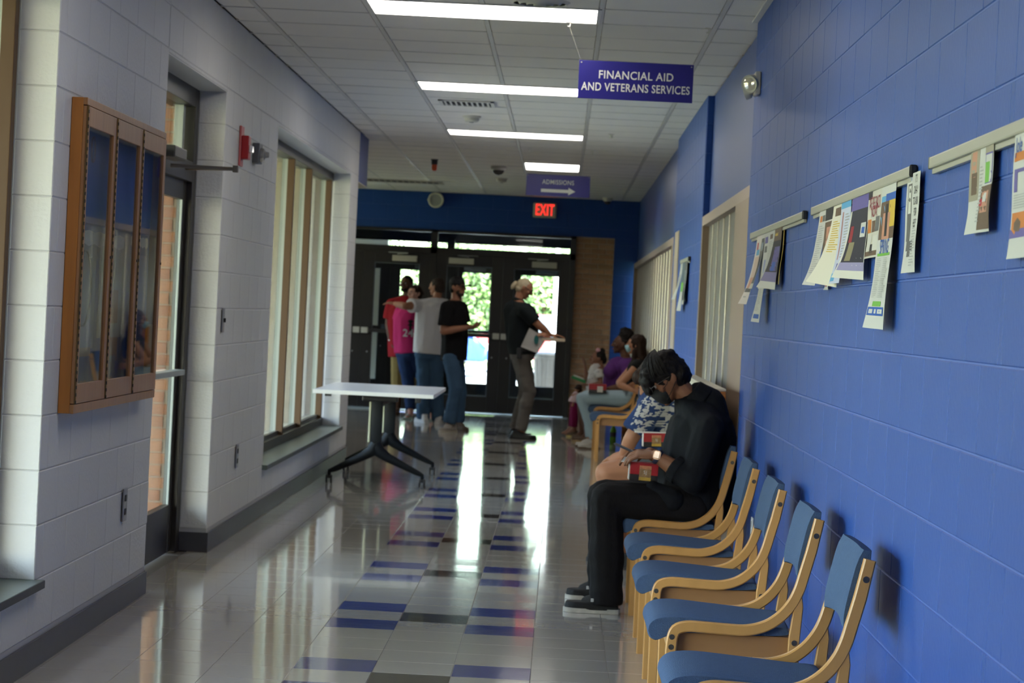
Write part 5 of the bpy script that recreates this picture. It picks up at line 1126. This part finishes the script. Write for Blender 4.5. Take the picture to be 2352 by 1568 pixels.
# ---- masked woman in light jeans
Yc = 25.12; Yn, Yf = 24.96, 25.28
J = dict(head=A_(1461, 790, Yc), neck=A_(1468, 822, Yc), chest=A_(1466, 852, Yc), waist=A_(1462, 885, Yc), hips=A_(1452, 912, Yc), sh1=A_(1464, 840, Yn-.02), el1=A_(1424, 884, Yn-.10), wr1=A_(1456, 897, Yn-.20), sh2=A_(1458, 838, Yf+.02), el2=A_(1422, 878, Yf-.02), wr2=A_(1436, 892, Yc-.2),
         hp1=A_(1442, 916, Yn+.03), kn1=A_(1336, 914, Yn+.02), an1=A_(1368, 988, Yn), hp2=A_(1442, 916, Yf-.03), kn2=A_(1345, 910, Yf), an2=A_(1358, 985, Yf), to1=A_(1345, 1010, Yn), to2=A_(1332, 1005, Yf), h1=V((1, 0, -.1)), n1=V((0, 1, 0)), c1=.8, s1=1, h2=V((.8, -.3, .4)), n2=V((0, 1, 0)), s2=-1)
m3 = Person('long haired woman in light jeans and blue mask, arms crossed', 'people seated along the blue wall', 'tan', (-1, -.1, 0), J, vox=.010, hs=.95, face=(-1, .08, -.02), tz=(.15, .11), wz=(.13, .10), hz=(.16, .12), arm=.88, leg=.95, seat=True)
bk2 = cloth('black knit top', (.010, .010, .011)); m3.top(bk2, .012, .12, .9, .04); m3.trousers(denim_l, .062, .055, .012, .95)
wsh = mat('white canvas shoe', (.45, .42, .38), .7); brw = mat('brown sandal', (.10, .06, .035), .6)
shoe(m3.o, A_(1378, 1000, Yn), A_(1340, 1000, Yn)+V((-.06, 0, 0)), J['an1'], wsh, brw); shoe(m3.o, A_(1370, 1000, Yf), A_(1330, 1000, Yf)+V((-.04, 0, 0)), J['an2'], wsh, brw)
c, a = J['head'], ax3(m3.face, m3.hup); s_, f, u = a
m3.hair(hair_b, [E(c-f*.020+u*.016, .090, .096, .098, a), E(c-f*.030-u*.01, .092, .070, .08, a)+E(c-f*.065-u*.16, .105, .065, .06, a), E(c-f*.06-u*.14, .11, .07, .06, a)+E(c-f*.05-u*.30+V((0, -.03, 0)), .10, .06, .05, a), E(c-f*.05-u*.30+V((0, -.03, 0)), .10, .06, .05, a)+E(c-f*.04-u*.44+V((0, -.05, 0)), .05, .03, .03, a), E(c+f*.015-u*.10+V((0, -.085, 0)), .02, .03, .06, a)+E(c+f*.03-u*.30+V((0, -.13, 0)), .02, .02, .05, a)], amp=.004, sc=(50, 50, 6))
put('face_mask', remesh([E(c+f*.072-u*.050, .056, .038, .044, a)+E(c+f*.108-u*.030, .018, .012, .014, a)], .005, 2), mat('light blue surgical mask', (.28, .50, .58), .7), m3.o)
p = A_(1372, 900, Yc-.18); snack((p.x, p.y, p.z-.01), .185, .12, .095, 0, 'red meal box with white label on lap of the masked woman', full=False)
# ---- woman in purple
Yc = 26.5; Yn, Yf = 26.3, 26.72
J = dict(head=A_(1428, 788, Yc), neck=A_(1438, 820, Yc), chest=A_(1422, 850, Yc), waist=A_(1418, 885, Yc), hips=A_(1428, 912, Yc), sh1=A_(1440, 840, Yn-.04), el1=A_(1440, 885, Yn-.08), wr1=A_(1400, 892, Yn-.05), sh2=A_(1430, 836, Yf), el2=A_(1418, 880, Yf+.05), wr2=A_(1385, 885, Yf), hp1=A_(1420, 920, Yn+.05), kn1=A_(1338, 918, Yn), an1=A_(1350, 993, Yn), hp2=A_(1420, 920, Yf-.05), kn2=A_(1338, 914, Yf), an2=A_(1338, 985, Yf), to1=A_(1322, 1010, Yn), to2=A_(1315, 1005, Yf), h1=V((-1, 0, 0)), h2=V((-1, 0, 0)))
m4 = Person('woman in purple shirt with high dark hair bun', 'people seated along the blue wall', 'dark', (-1, 0, 0), J, vox=.010, face=(-1, -.1, -.02), tz=(.17, .15), wz=(.17, .15), hz=(.19, .15), arm=1.1, leg=1.1, seat=True)
pur = cloth('purple jersey', (.095, .028, .16)); so_ = m4.top(pur, .018, .6, 1, .05, extra=[E(A_(1402, 852, Yn+.04), .085), E(A_(1402, 852, Yf-.04), .085)])
m4.trousers(cloth('dark shorts', (.02, .02, .025)), .098, .07, .014, name='shorts', thigh=.5)
for q, yy in (('1', Yn), ('2', Yf)): shoe(m4.o, A_(1358, 1000, yy), A_(1312, 1004, yy), J['an'+q], brw, mat('gold sandal %s' % q, (.35, .24, .12), .35, .5), h=.03)
c, a = J['head'], ax3(m4.face, m4.hup); m4.hair(hair_k, [E(c-a[1]*.03+a[2]*.018, .084, .088, .092, a), E(c-a[1]*.050+a[2]*.09, .088, .092, .085, a), E(c-a[1]*.03+a[2]*.14, .06, .06, .045, a)], amp=.008, sc=(40, 40, 40))
# ---- child
Yc = 27.35; Yn, Yf = 27.25, 27.45
J = dict(head=A_(1373, 822, Yc), neck=A_(1377, 843, Yc), chest=A_(1369, 862, Yc), waist=A_(1365, 885, Yc), hips=A_(1368, 902, Yc), sh1=A_(1376, 856, Yn-.05), el1=A_(1380, 880, Yn-.08), wr1=A_(1352, 884, Yn-.1), sh2=A_(1362, 854, Yf+.05), el2=A_(1347, 866, Yf+.05), wr2=A_(1344, 842, Yf+.02), hp1=A_(1362, 908, Yn+.02), kn1=A_(1322, 926, Yn), an1=A_(1318, 985, Yn), hp2=A_(1362, 906, Yf-.02), kn2=A_(1320, 922, Yf), an2=A_(1312, 984, Yf), to1=A_(1306, 1003, Yn), to2=A_(1300, 1002, Yf), h1=V((-1, 0, .1)), h2=V((-.3, 0, 1)), n2=V((-1, -.4, 0)), c2=.15)
m5 = Person('small child with pink hair bow, waving one hand', 'people seated along the blue wall', 'kid', (-1, 0, 0), J, vox=.009, hs=.86, face=(-1, -.15, .05), tz=(.10, .08), wz=(.09, .085), hz=(.10, .09), arm=.62, leg=.62, seat=True)
so_ = m5.top(cloth('white speckled cotton', (.52, .50, .48)), .012, .5, 1, .03, amp=.004, sl_r=.05, neckr=.045)
rd = random.Random(3); dd = [(rd.uniform(-.13, .13), rd.uniform(-.14, .12)) for _ in range(46)]; vs, fs = [], []
for x, y in dd: o_ = len(vs); vs += [(x-.004, y-.004), (x+.005, y-.003), (x+.003, y+.005), (x-.004, y+.003)]; fs.append((o_, o_+1, o_+2, o_+3))
decal(m5.o, so_, J['chest'].lerp(J['waist'], .4)+V((0, -.1, 0)), (-.3, -1, 0), (0, 0, 1), (vs, fs), mat('grey dots', (.12, .13, .2), .8), off=.003)
m5.trousers(cloth('magenta leggings', (.16, .006, .05)), .052, .038, .006, .92, 'leggings', amp=.003)
for q, yy in (('1', Yn), ('2', Yf)): shoe(m5.o, A_(1326, 1000, yy), A_(1300, 1002, yy), J['an'+q], brw, mat('gold trim shoe %s' % q, (.5, .38, .12), .3, .6), w=.035, h=.045)
c, a = J['head'], ax3(m5.face, m5.hup); m5.hair(hair_k, [E(c-a[1]*.022+a[2]*.018, .075, .076, .076, a), E(c-a[1]*.045+a[2]*.085, .04, .04, .035, a), E(c-a[1]*.07-a[2]*.02, .05, .04, .05, a)], amp=.005, sc=(40, 40, 40))
bw = MB(); pc = c+a[2]*.092-a[1]*.0; bw.lathe(pc, (0, 1, 0), [(-.045, .016), (-.03, .026), (0, .008), (.03, .026), (.045, .016)], 12); bw.obj('hair_bow', mat('pink bow', (.62, .32, .36), .7), m5.o, smooth=True)
# toys and boxes by the child
g, r_, u_, n_ = slab('toy_box', A_(1329, 871, 27.3), (1, 0, -.32), (0, 1, 0), .17, .12, .035, mat('green plastic tray', (.015, .22, .06), .4), 'green tray box held out beside the child', 'box', .006)
slabm = MB(); cc = A_(1331, 867, 27.3); slabm.cbox(-.065, .06, -.05, .05, -.01, .012, .004)
o = slabm.obj('contents', mat('white contents', (.55, .55, .5), .6), None); o.parent = g; o.matrix_parent_inverse = Matrix.Identity(4); o.location = (0, 0, .022); o.rotation_euler = (0, .31, 0)
t = thing('doll', 'brown haired doll in pale dress leaning at the child knees', 'doll', A_(1321, 925, 27.0))
dc = A_(1327, 893, 27.0); put('head', remesh([E(dc, .035)], .005, 1), SK_M['tan'], t)
put('hair', remesh([E(dc+V((.008, .0, .012)), .042), E(dc+V((.02, 0, -.01)), .032)], .006, 1, .010, (50, 50, 50)), hair_b, t)
put('dress', remesh([E(dc+V((-.02, 0, -.05)), .025)+ring(dc+V((-.05, 0, -.15)), (.2, 0, 1), .055)], .006, 1, .005, (30, 30, 10)), mat('pale pink dress', (.55, .42, .44), .8), t)
MB().tube([dc+V((-.04, -.02, -.14)), dc+V((-.055, -.02, -.2))], .012).obj('leg', SK_M['tan'], t); MB().tube([dc+V((-.04, .02, -.14)), dc+V((-.05, .02, -.2))], .012).obj('leg', SK_M['tan'], t)
MB().tube([dc+V((-.02, -.02, -.05)), dc+V((-.06, -.03, -.08))], .009).obj('arm', SK_M['tan'], t)
bx, by = A_(1408, 1000, 26.3).xy
t = thing('soda_bottle', 'green soda bottle on floor under the far chairs', 'bottle', (bx, by, 0))
MB().lathe((bx, by, 0), (0, 0, 1), [(0, .028), (.005, .033), (.06, .034), (.075, .031), (.12, .034), (.15, .033), (.185, .015), (.20, .012)], 20).obj('bottle', mat('green plastic bottle', (.12, .38, .02), .15, spec=.6), t, smooth=True)
MB().lathe((bx, by, .075), (0, 0, 1), [(0, .0345), (.05, .0350)], 20).obj('paper_label', mat('dark bottle label', (.05, .06, .02), .5), t, smooth=True); MB().lathe((bx, by, .20), (0, 0, 1), [(0, .013), (.015, .013), (.017, .001)], 14).obj('bottle_cap', mat('green cap', (.02, .2, .03), .4), t, smooth=True)
# ---- grey haired man
Yc = 26.4; Yn, Yf = 26.22, 26.6
J = dict(head=A_(1206, 660, Yc), neck=A_(1190, 690, Yc), chest=A_(1200, 725, Yc), waist=A_(1200, 780, Yc), hips=A_(1200, 815, Yc), sh1=A_(1203, 712, Yn-.04), el1=A_(1240, 748, Yn-.04), wr1=A_(1262, 768, Yn+.02), sh2=A_(1192, 712, Yf+.04), el2=A_(1208, 762, Yf+.08), wr2=A_(1228, 770, Yn-.10),
         hp1=A_(1200, 826, Yn+.08), kn1=A_(1215, 900, Yn+.02), an1=A_(1196, 980, Yn), hp2=A_(1196, 826, Yf-.08), kn2=A_(1208, 898, Yf), an2=A_(1182, 975, Yf), to1=A_(1232, 1012, Yn), to2=A_(1215, 1005, Yf), h1=V((1, 0, -.05)), n1=V((0, 0, -1)), c1=.25, s1=-1, h2=V((1, -.1, .2)), n2=V((.2, .6, -1)), c2=.7, s2=1)
m6 = Person('grey haired man with ponytail in dark polo and grey trousers', 'people standing near the end doors', 'tan', (1, 0, 0), J, vox=.010, face=(.86, -.05, -.50), hup=(.50, 0, .86), tz=(.19, .155), wz=(.18, .165), hz=(.17, .135), arm=1.05)
dkp = cloth('dark green black polo', (.010, .014, .016)); so_ = m6.top(dkp, .020, .72, 1.0, -.01, sl_r=.078, extra=[E(A_(1180, 712, Yc), .12)+E(A_(1186, 760, Yc), .13)])
put('collar', remesh([ring(J['neck']+V((.005, 0, -.01)), (.3, 0, 1), .074)+ring(J['neck']+V((.01, 0, .025)), (.3, 0, 1), .064)], .006, 1), dkp, so_)
m6.trousers(cloth('grey cotton trousers', (.14, .128, .115), .4), .082, .066, .016, 1.0, amp=.012)
bkk = mat('black leather shoe', (.008, .008, .009), .45); shoe(m6.o, A_(1168, 1005, Yn), A_(1233, 1010, Yn), J['an1'], bkk, bkk, .052, .075); shoe(m6.o, A_(1166, 1000, Yf), A_(1222, 1003, Yf), J['an2'], bkk, bkk, .052, .075)
MB().tube([J['hips']+V((math.cos(t)*.155, math.sin(t)*.19, .055)) for t in [k*.3491 for k in range(19)]], .018, 8, flat=.4, side=(0, 0, 1)).obj('belt', bkk, m6.o, smooth=True)
q = J['hips']+V((-.03, -.20, .02)); MB().cbox(q.x-.03, q.x+.03, q.y-.03, q.y+.01, q.z-.06, q.z+.06, .01).obj('phone_holster', black_p, m6.o)
c, a = J['head'], ax3(m6.face, m6.hup); s_, f, u = a
m6.hair(hair_g, [E(c-f*.020+u*.012, .083, .088, .090, a), E(c-f*.045-u*.045, .072, .05, .045, a)], amp=.003); m6.hair(hair_g, [E(c-f*.118-u*.045, .032, .028, .055, a)], name='ponytail', vox=.005)
gg = MB(); gg.tube([c+s_*.079-f*.0+u*.004, c+s_*.076+f*.06+u*.002, c+s_*.05+f*.10, c-s_*.05+f*.10, c-s_*.076+f*.06+u*.002], .003, 6); gg.obj('glasses', black_p, m6.o)
# papers in his hand: sheet with teal oval
def sheet(name, corners, th, m, label, cat):
    cs = [V(p) for p in corners]; n = (cs[1]-cs[0]).cross(cs[3]-cs[0]).normalized()*th; ce = sum(cs, V())/4
    b = MB().add([p-ce for p in cs]+[p-ce+n for p in cs], [(3,2,1,0), (4,5,6,7), (0,1,5,4), (1,2,6,5), (2,3,7,6), (3,0,4,7)])
    return link(name, b.mesh(name, m), None, label, cat, None, None, ce), ce, n
yq = Yn-.13
sh, ce, n = sheet('paper_sheet', [A_(1196, 796, yq), A_(1234, 811, yq-.01), A_(1256, 777, yq+.02), A_(1216, 753, yq)], .004, mat('grey white sheet', (.45, .44, .42), .6), 'white sheet with teal oval held by the grey haired man', 'paper')
oc = A_(1232, 780, yq-.01); b = MB(); b.add([oc+V((math.cos(t)*.026, -.006, math.sin(t)*.050)) for t in [k*.3927 for k in range(16)]], [tuple(range(16))]); b.obj('teal_oval', mat('teal ink', (.004, .13, .13), .5), sh)
slab('folder', A_(1271, 780, Yn-.03), (1, 0, .0), (0, 1, 0), .26, .20, .035, mat('cream card folder', (.65, .55, .42), .6), 'thick cream folder under the hand of the grey haired man', 'folder', .006)
# ---- man in black cap
Yc = 27.2; Yn, Yf = 27.02, 27.38
J = dict(head=A_(1051, 658, Yc), neck=A_(1046, 688, Yc), chest=A_(1042, 725, Yc), waist=A_(1045, 780, Yc), hips=A_(1042, 818, Yc), sh1=A_(1026, 706, Yn-.05), el1=A_(1019, 760, Yn-.08), wr1=A_(1070, 752, Yn-.06), sh2=A_(1060, 706, Yf+.02), el2=A_(1066, 750, Yf+.05), wr2=A_(1078, 750, Yn+.06),
         hp1=A_(1036, 826, Yn+.06), kn1=A_(1048, 890, Yn), an1=A_(1032, 968, Yn), hp2=A_(1048, 826, Yf-.06), kn2=A_(1056, 892, Yf), an2=A_(1052, 965, Yf), to1=A_(1010, 990, Yn-.1), to2=A_(1074, 985, Yf), h1=V((1, .15, .12)), n1=V((0, .6, .8)), c1=.9, s1=-1, h2=V((1, -.2, .1)), n2=V((0, -.4, .8)), c2=.9, s2=1)
m7 = Person('bearded man in black cap, black shirt and blue jeans', 'people standing near the end doors', 'med', (.9, -.25, 0), J, vox=.010, face=(.86, -.5, -.02), tz=(.19, .13), wz=(.17, .135), hz=(.165, .125), arm=1.12)
bk3 = cloth('black crew shirt', (.009, .009, .010)); m7.top(bk3, .020, .78, 1.1, .05, sl_r=.082); m7.trousers(denim, .082, .074, .016, 1.0, amp=.012)
gsh = mat('grey beige sneaker', (.34, .31, .27), .7, bump=(60, .4, I3)); tan_s = mat('tan shoe', (.13, .10, .075), .6); shoe(m7.o, A_(1046, 985, Yn+.1), A_(1010, 990, Yn-.18), J['an1'], gsh, mat('cream sole', (.5, .47, .4), .6), .055, .085); shoe(m7.o, A_(1044, 980, Yf), A_(1076, 988, Yf-.1), J['an2'], tan_s, tan_s, .05, .08)
c, a = J['head'], ax3(m7.face, m7.hup); s_, f, u = a
m7.cap_hair(hair_k, .004)
cp = put('cap', remesh([E(c-f*.01+u*.045, .086, .102, .070, a), ring(c+u*.028-f*.01, u, .093, 1.1, side=s_)+E(c-f*.01+u*.07, .07, .085, .05, a)], .006, 2), mat('black cap', (.010, .010, .012), .8), m7.o)
b = MB(); bl = [(-.078, .06), (-.070, .125), (-.042, .170), (0, .186), (.042, .170), (.070, .125), (.078, .06)]
b.add([c+s_*x+f*y+u*(.034-x*x*4-(y-.06)*.12) for x, y in bl]+[c+s_*x+f*y+u*(.046-x*x*4-(y-.06)*.12) for x, y in bl], [tuple(range(7)), tuple(range(13, 6, -1))]+[(i, i+1, i+8, i+7) for i in range(6)]+[(6, 0, 7, 13)]); b.obj('cap_brim', mat('black brim', (.010, .010, .012), .8), cp)
put('beard', remesh([E(c+f*.050-u*.088, .046, .040, .030, a), E(c+f*.034-u*.062+s_*.046, .014, .026, .030, a), E(c+f*.034-u*.062-s_*.046, .014, .026, .030, a)], .005, 1, .002, (80, 80, 80)), stubble, m7.o)
slab('smartphone', A_(1092, 742, Yn-.0), (.5, .3, .8), (0, 1, 0), .09, .05, .009, black_p, 'black phone in the hands of the man in black cap', 'phone', .003)
# ---- man in white shirt pointing
Yc = 28.9; Yn, Yf = 28.75, 29.05
J = dict(head=A_(1004, 657, Yc), neck=A_(1003, 684, Yc), chest=A_(994, 718, Yc), waist=A_(986, 775, Yc), hips=A_(984, 815, Yc), sh1=A_(966, 700, Yc-.06), el1=A_(930, 703, Yn-.12), wr1=A_(907, 697, Yf+.05), sh2=A_(1027, 700, Yc+.06), el2=A_(1030, 745, Yc+.12), wr2=A_(1020, 765, Yc+.25),
         hp1=A_(972, 824, Yc), kn1=A_(974, 890, Yc-.05), an1=A_(972, 962, Yc-.05), hp2=A_(1000, 824, Yc), kn2=A_(1004, 890, Yc), an2=A_(1006, 964, Yc), to1=A_(960, 975, Yf), to2=A_(1018, 978, Yf), h1=V((-1, .5, .1)), n1=V((0, .3, -1)), c1=.4, s1=-1)
m8 = Person('man in white shirt with arm stretched out pointing left', 'people standing near the end doors', 'med', (-.35, .94, 0), J, vox=.010, face=(-.85, .5, .0), tz=(.20, .13), wz=(.17, .125), hz=(.17, .125), arm=1.08)
wsht = cloth('white cotton tee', (.68, .67, .69), .45); m8.top(wsht, .020, .62, 1.0, -.02, sl_r=.088, amp=.010); m8.trousers(denim, .088, .078, .016, 1.0, amp=.012)
wsn = mat('white sneaker', (.62, .62, .62), .6); shoe(m8.o, A_(980, 970, Yn-.05), A_(955, 972, Yf+.1), J['an1'], wsn, wsn, .052, .09); shoe(m8.o, A_(1004, 972, Yn), A_(1020, 972, Yf+.2), J['an2'], wsn, wsn, .052, .08)
m8.cap_hair(stubble, .006)
# ---- woman in pink shirt
Yc = 29.7; Yn, Yf = 29.55, 29.9
J = dict(head=A_(953, 672, Yc), neck=A_(950, 698, Yc), chest=A_(936, 732, Yc), waist=A_(934, 775, Yc), hips=A_(940, 812, Yc), sh1=A_(918, 716, Yc+.05), el1=A_(912, 750, Yc+.1), wr1=A_(922, 782, Yc+.15), sh2=A_(966, 714, Yc), el2=A_(975, 750, Yc+.05), wr2=A_(960, 780, Yc+.1),
         hp1=A_(930, 824, Yc), kn1=A_(938, 880, Yc), an1=A_(943, 950, Yn), hp2=A_(954, 824, Yc), kn2=A_(976, 880, Yc+.05), an2=A_(988, 952, Yn), to1=A_(925, 962, Yn-.15), to2=A_(995, 965, Yn-.15))
m9 = Person('woman in pink number 24 shirt and dark capri jeans', 'people standing near the end doors', 'fair', (-.45, -.85, 0), J, vox=.010, hs=.95, face=(-.75, -.62, -.05), tz=(.17, .13), wz=(.16, .13), hz=(.18, .14), arm=.98, leg=1.05)
pk = cloth('hot pink cotton', (.50, .028, .14), .4); so_ = m9.top(pk, .018, .5, 1.0, -.01, sl_r=.075, amp=.008)
wp_ = mat('white jersey print', (.6, .58, .6), .7); bp_ = mat('black jersey print', (.01, .01, .01), .7)
decal(m9.o, so_, J['waist']+V((.03, -.05, .055)), (-.05, -1, 0), (0, 0, 1), text_mb('24', .13, .02, sx=1.0), wp_, 'number', .004)
def shp(x, y): return abs(x-.5) < .13+.25*abs(math.sin(y*9))*(y > .5) and y > .05
decal(m9.o, so_, J['waist']+V((.055, -.05, .15)), (-.05, -1, 0), (0, 0, 1), grid_shape(.09, .15, 9, 12, shp), bp_, 'print', .006)
m9.trousers(denim_d, .078, .060, .014, .86, 'capri_jeans', amp=.008)
fl = mat('pale green sandal', (.28, .33, .28), .6)
for q, (x_, y_) in (('1', (943, 962)), ('2', (990, 966))):
    d0 = J['an'+q]; b0 = V((d0.x, d0.y, 0)); MB().cbox(b0.x-.09, b0.x+.03, b0.y-.13, b0.y+.05, .001, .022, .01).obj('sandal', fl, m9.o); MB().tube([b0+V((-.075, -.04, .02)), b0+V((-.03, -.06, .062)), b0+V((.02, -.04, .02))], .010, 8).obj('sandal_strap', fl, m9.o, smooth=True)
c, a = J['head'], ax3(m9.face, m9.hup); s_, f, u = a
m9.cap_hair(hair_b, .010); m9.hair(hair_b, [E(c-f*.10-u*.0, .03, .035, .04, a)], name='hair_knot')
MB().tube([c+s_*math.cos(t)*.084+u*(.05+math.sin(t)*.06)+f*.02 for t in [k*.3927 for k in range(9)]], .005, 6).obj('sunglasses', black_p, m9.o, smooth=True)
# ---- man in red shirt
Yc = 30.5
J = dict(head=A_(934, 650, Yc), neck=A_(934, 678, Yc), chest=A_(924, 712, Yc), waist=A_(925, 765, Yc), hips=A_(926, 808, Yc), sh1=A_(899, 698, Yc), el1=A_(892, 745, Yc+.03), wr1=A_(898, 785, Yc-.03), sh2=A_(958, 698, Yc), el2=A_(962, 745, Yc), wr2=A_(955, 785, Yc-.05),
         hp1=A_(914, 820, Yc), kn1=A_(914, 880, Yc), an1=A_(912, 950, Yc), hp2=A_(938, 820, Yc), kn2=A_(940, 880, Yc), an2=A_(940, 950, Yc), to1=A_(905, 958, Yc-.25), to2=A_(936, 958, Yc-.25), h1=V((.1, -.1, -1)), h2=V((-.1, 0, -1)), n1=V((1, 0, 0)), n2=V((-1, 0, 0)))
m10 = Person('tall man in red shirt and khaki shorts by the left end door', 'people standing near the end doors', 'dark', (-.25, -.95, 0), J, vox=.010, face=(-.45, -.88, -.05), tz=(.20, .13), wz=(.18, .14), hz=(.175, .13), arm=1.12)
rd_ = cloth('red cotton tee', (.28, .012, .018), .4); so_ = m10.top(rd_, .020, .72, 1.1, .06, sl_r=.085)
decal(m10.o, so_, J['chest']+V((.0, -.1, .01)), (-.1, -1, 0), (0, 0, 1), text_mb('Usa', .09, -.002, sx=1.1), mat('white script', (.5, .4, .4), .7), 'script', .004)
m10.trousers(cloth('khaki shorts', (.26, .19, .07)), .09, .09, .016, .30, 'shorts'); shoe(m10.o, A_(912, 955, Yc+.05), A_(906, 955, Yc-.25), J['an1'], brw, brw); shoe(m10.o, A_(940, 955, Yc+.05), A_(936, 955, Yc-.25), J['an2'], brw, brw)
m10.cap_hair(hair_k, .004); c, a = J['head'], ax3(m10.face, m10.hup)
put('beard', remesh([E(c+a[1]*.052-a[2]*.085, .048, .042, .034, a)], .005, 1, .003, (60, 60, 60)), hair_k, m10.o)
MB().tube([J['wr1']+V((math.cos(t)*.032, math.sin(t)*.03, .02)) for t in [k*.3491 for k in range(19)]], .012, 8, flat=.4, side=(0, 0, 1)).obj('watch', mat('white watch', (.6, .58, .5), .3), m10.o, smooth=True)
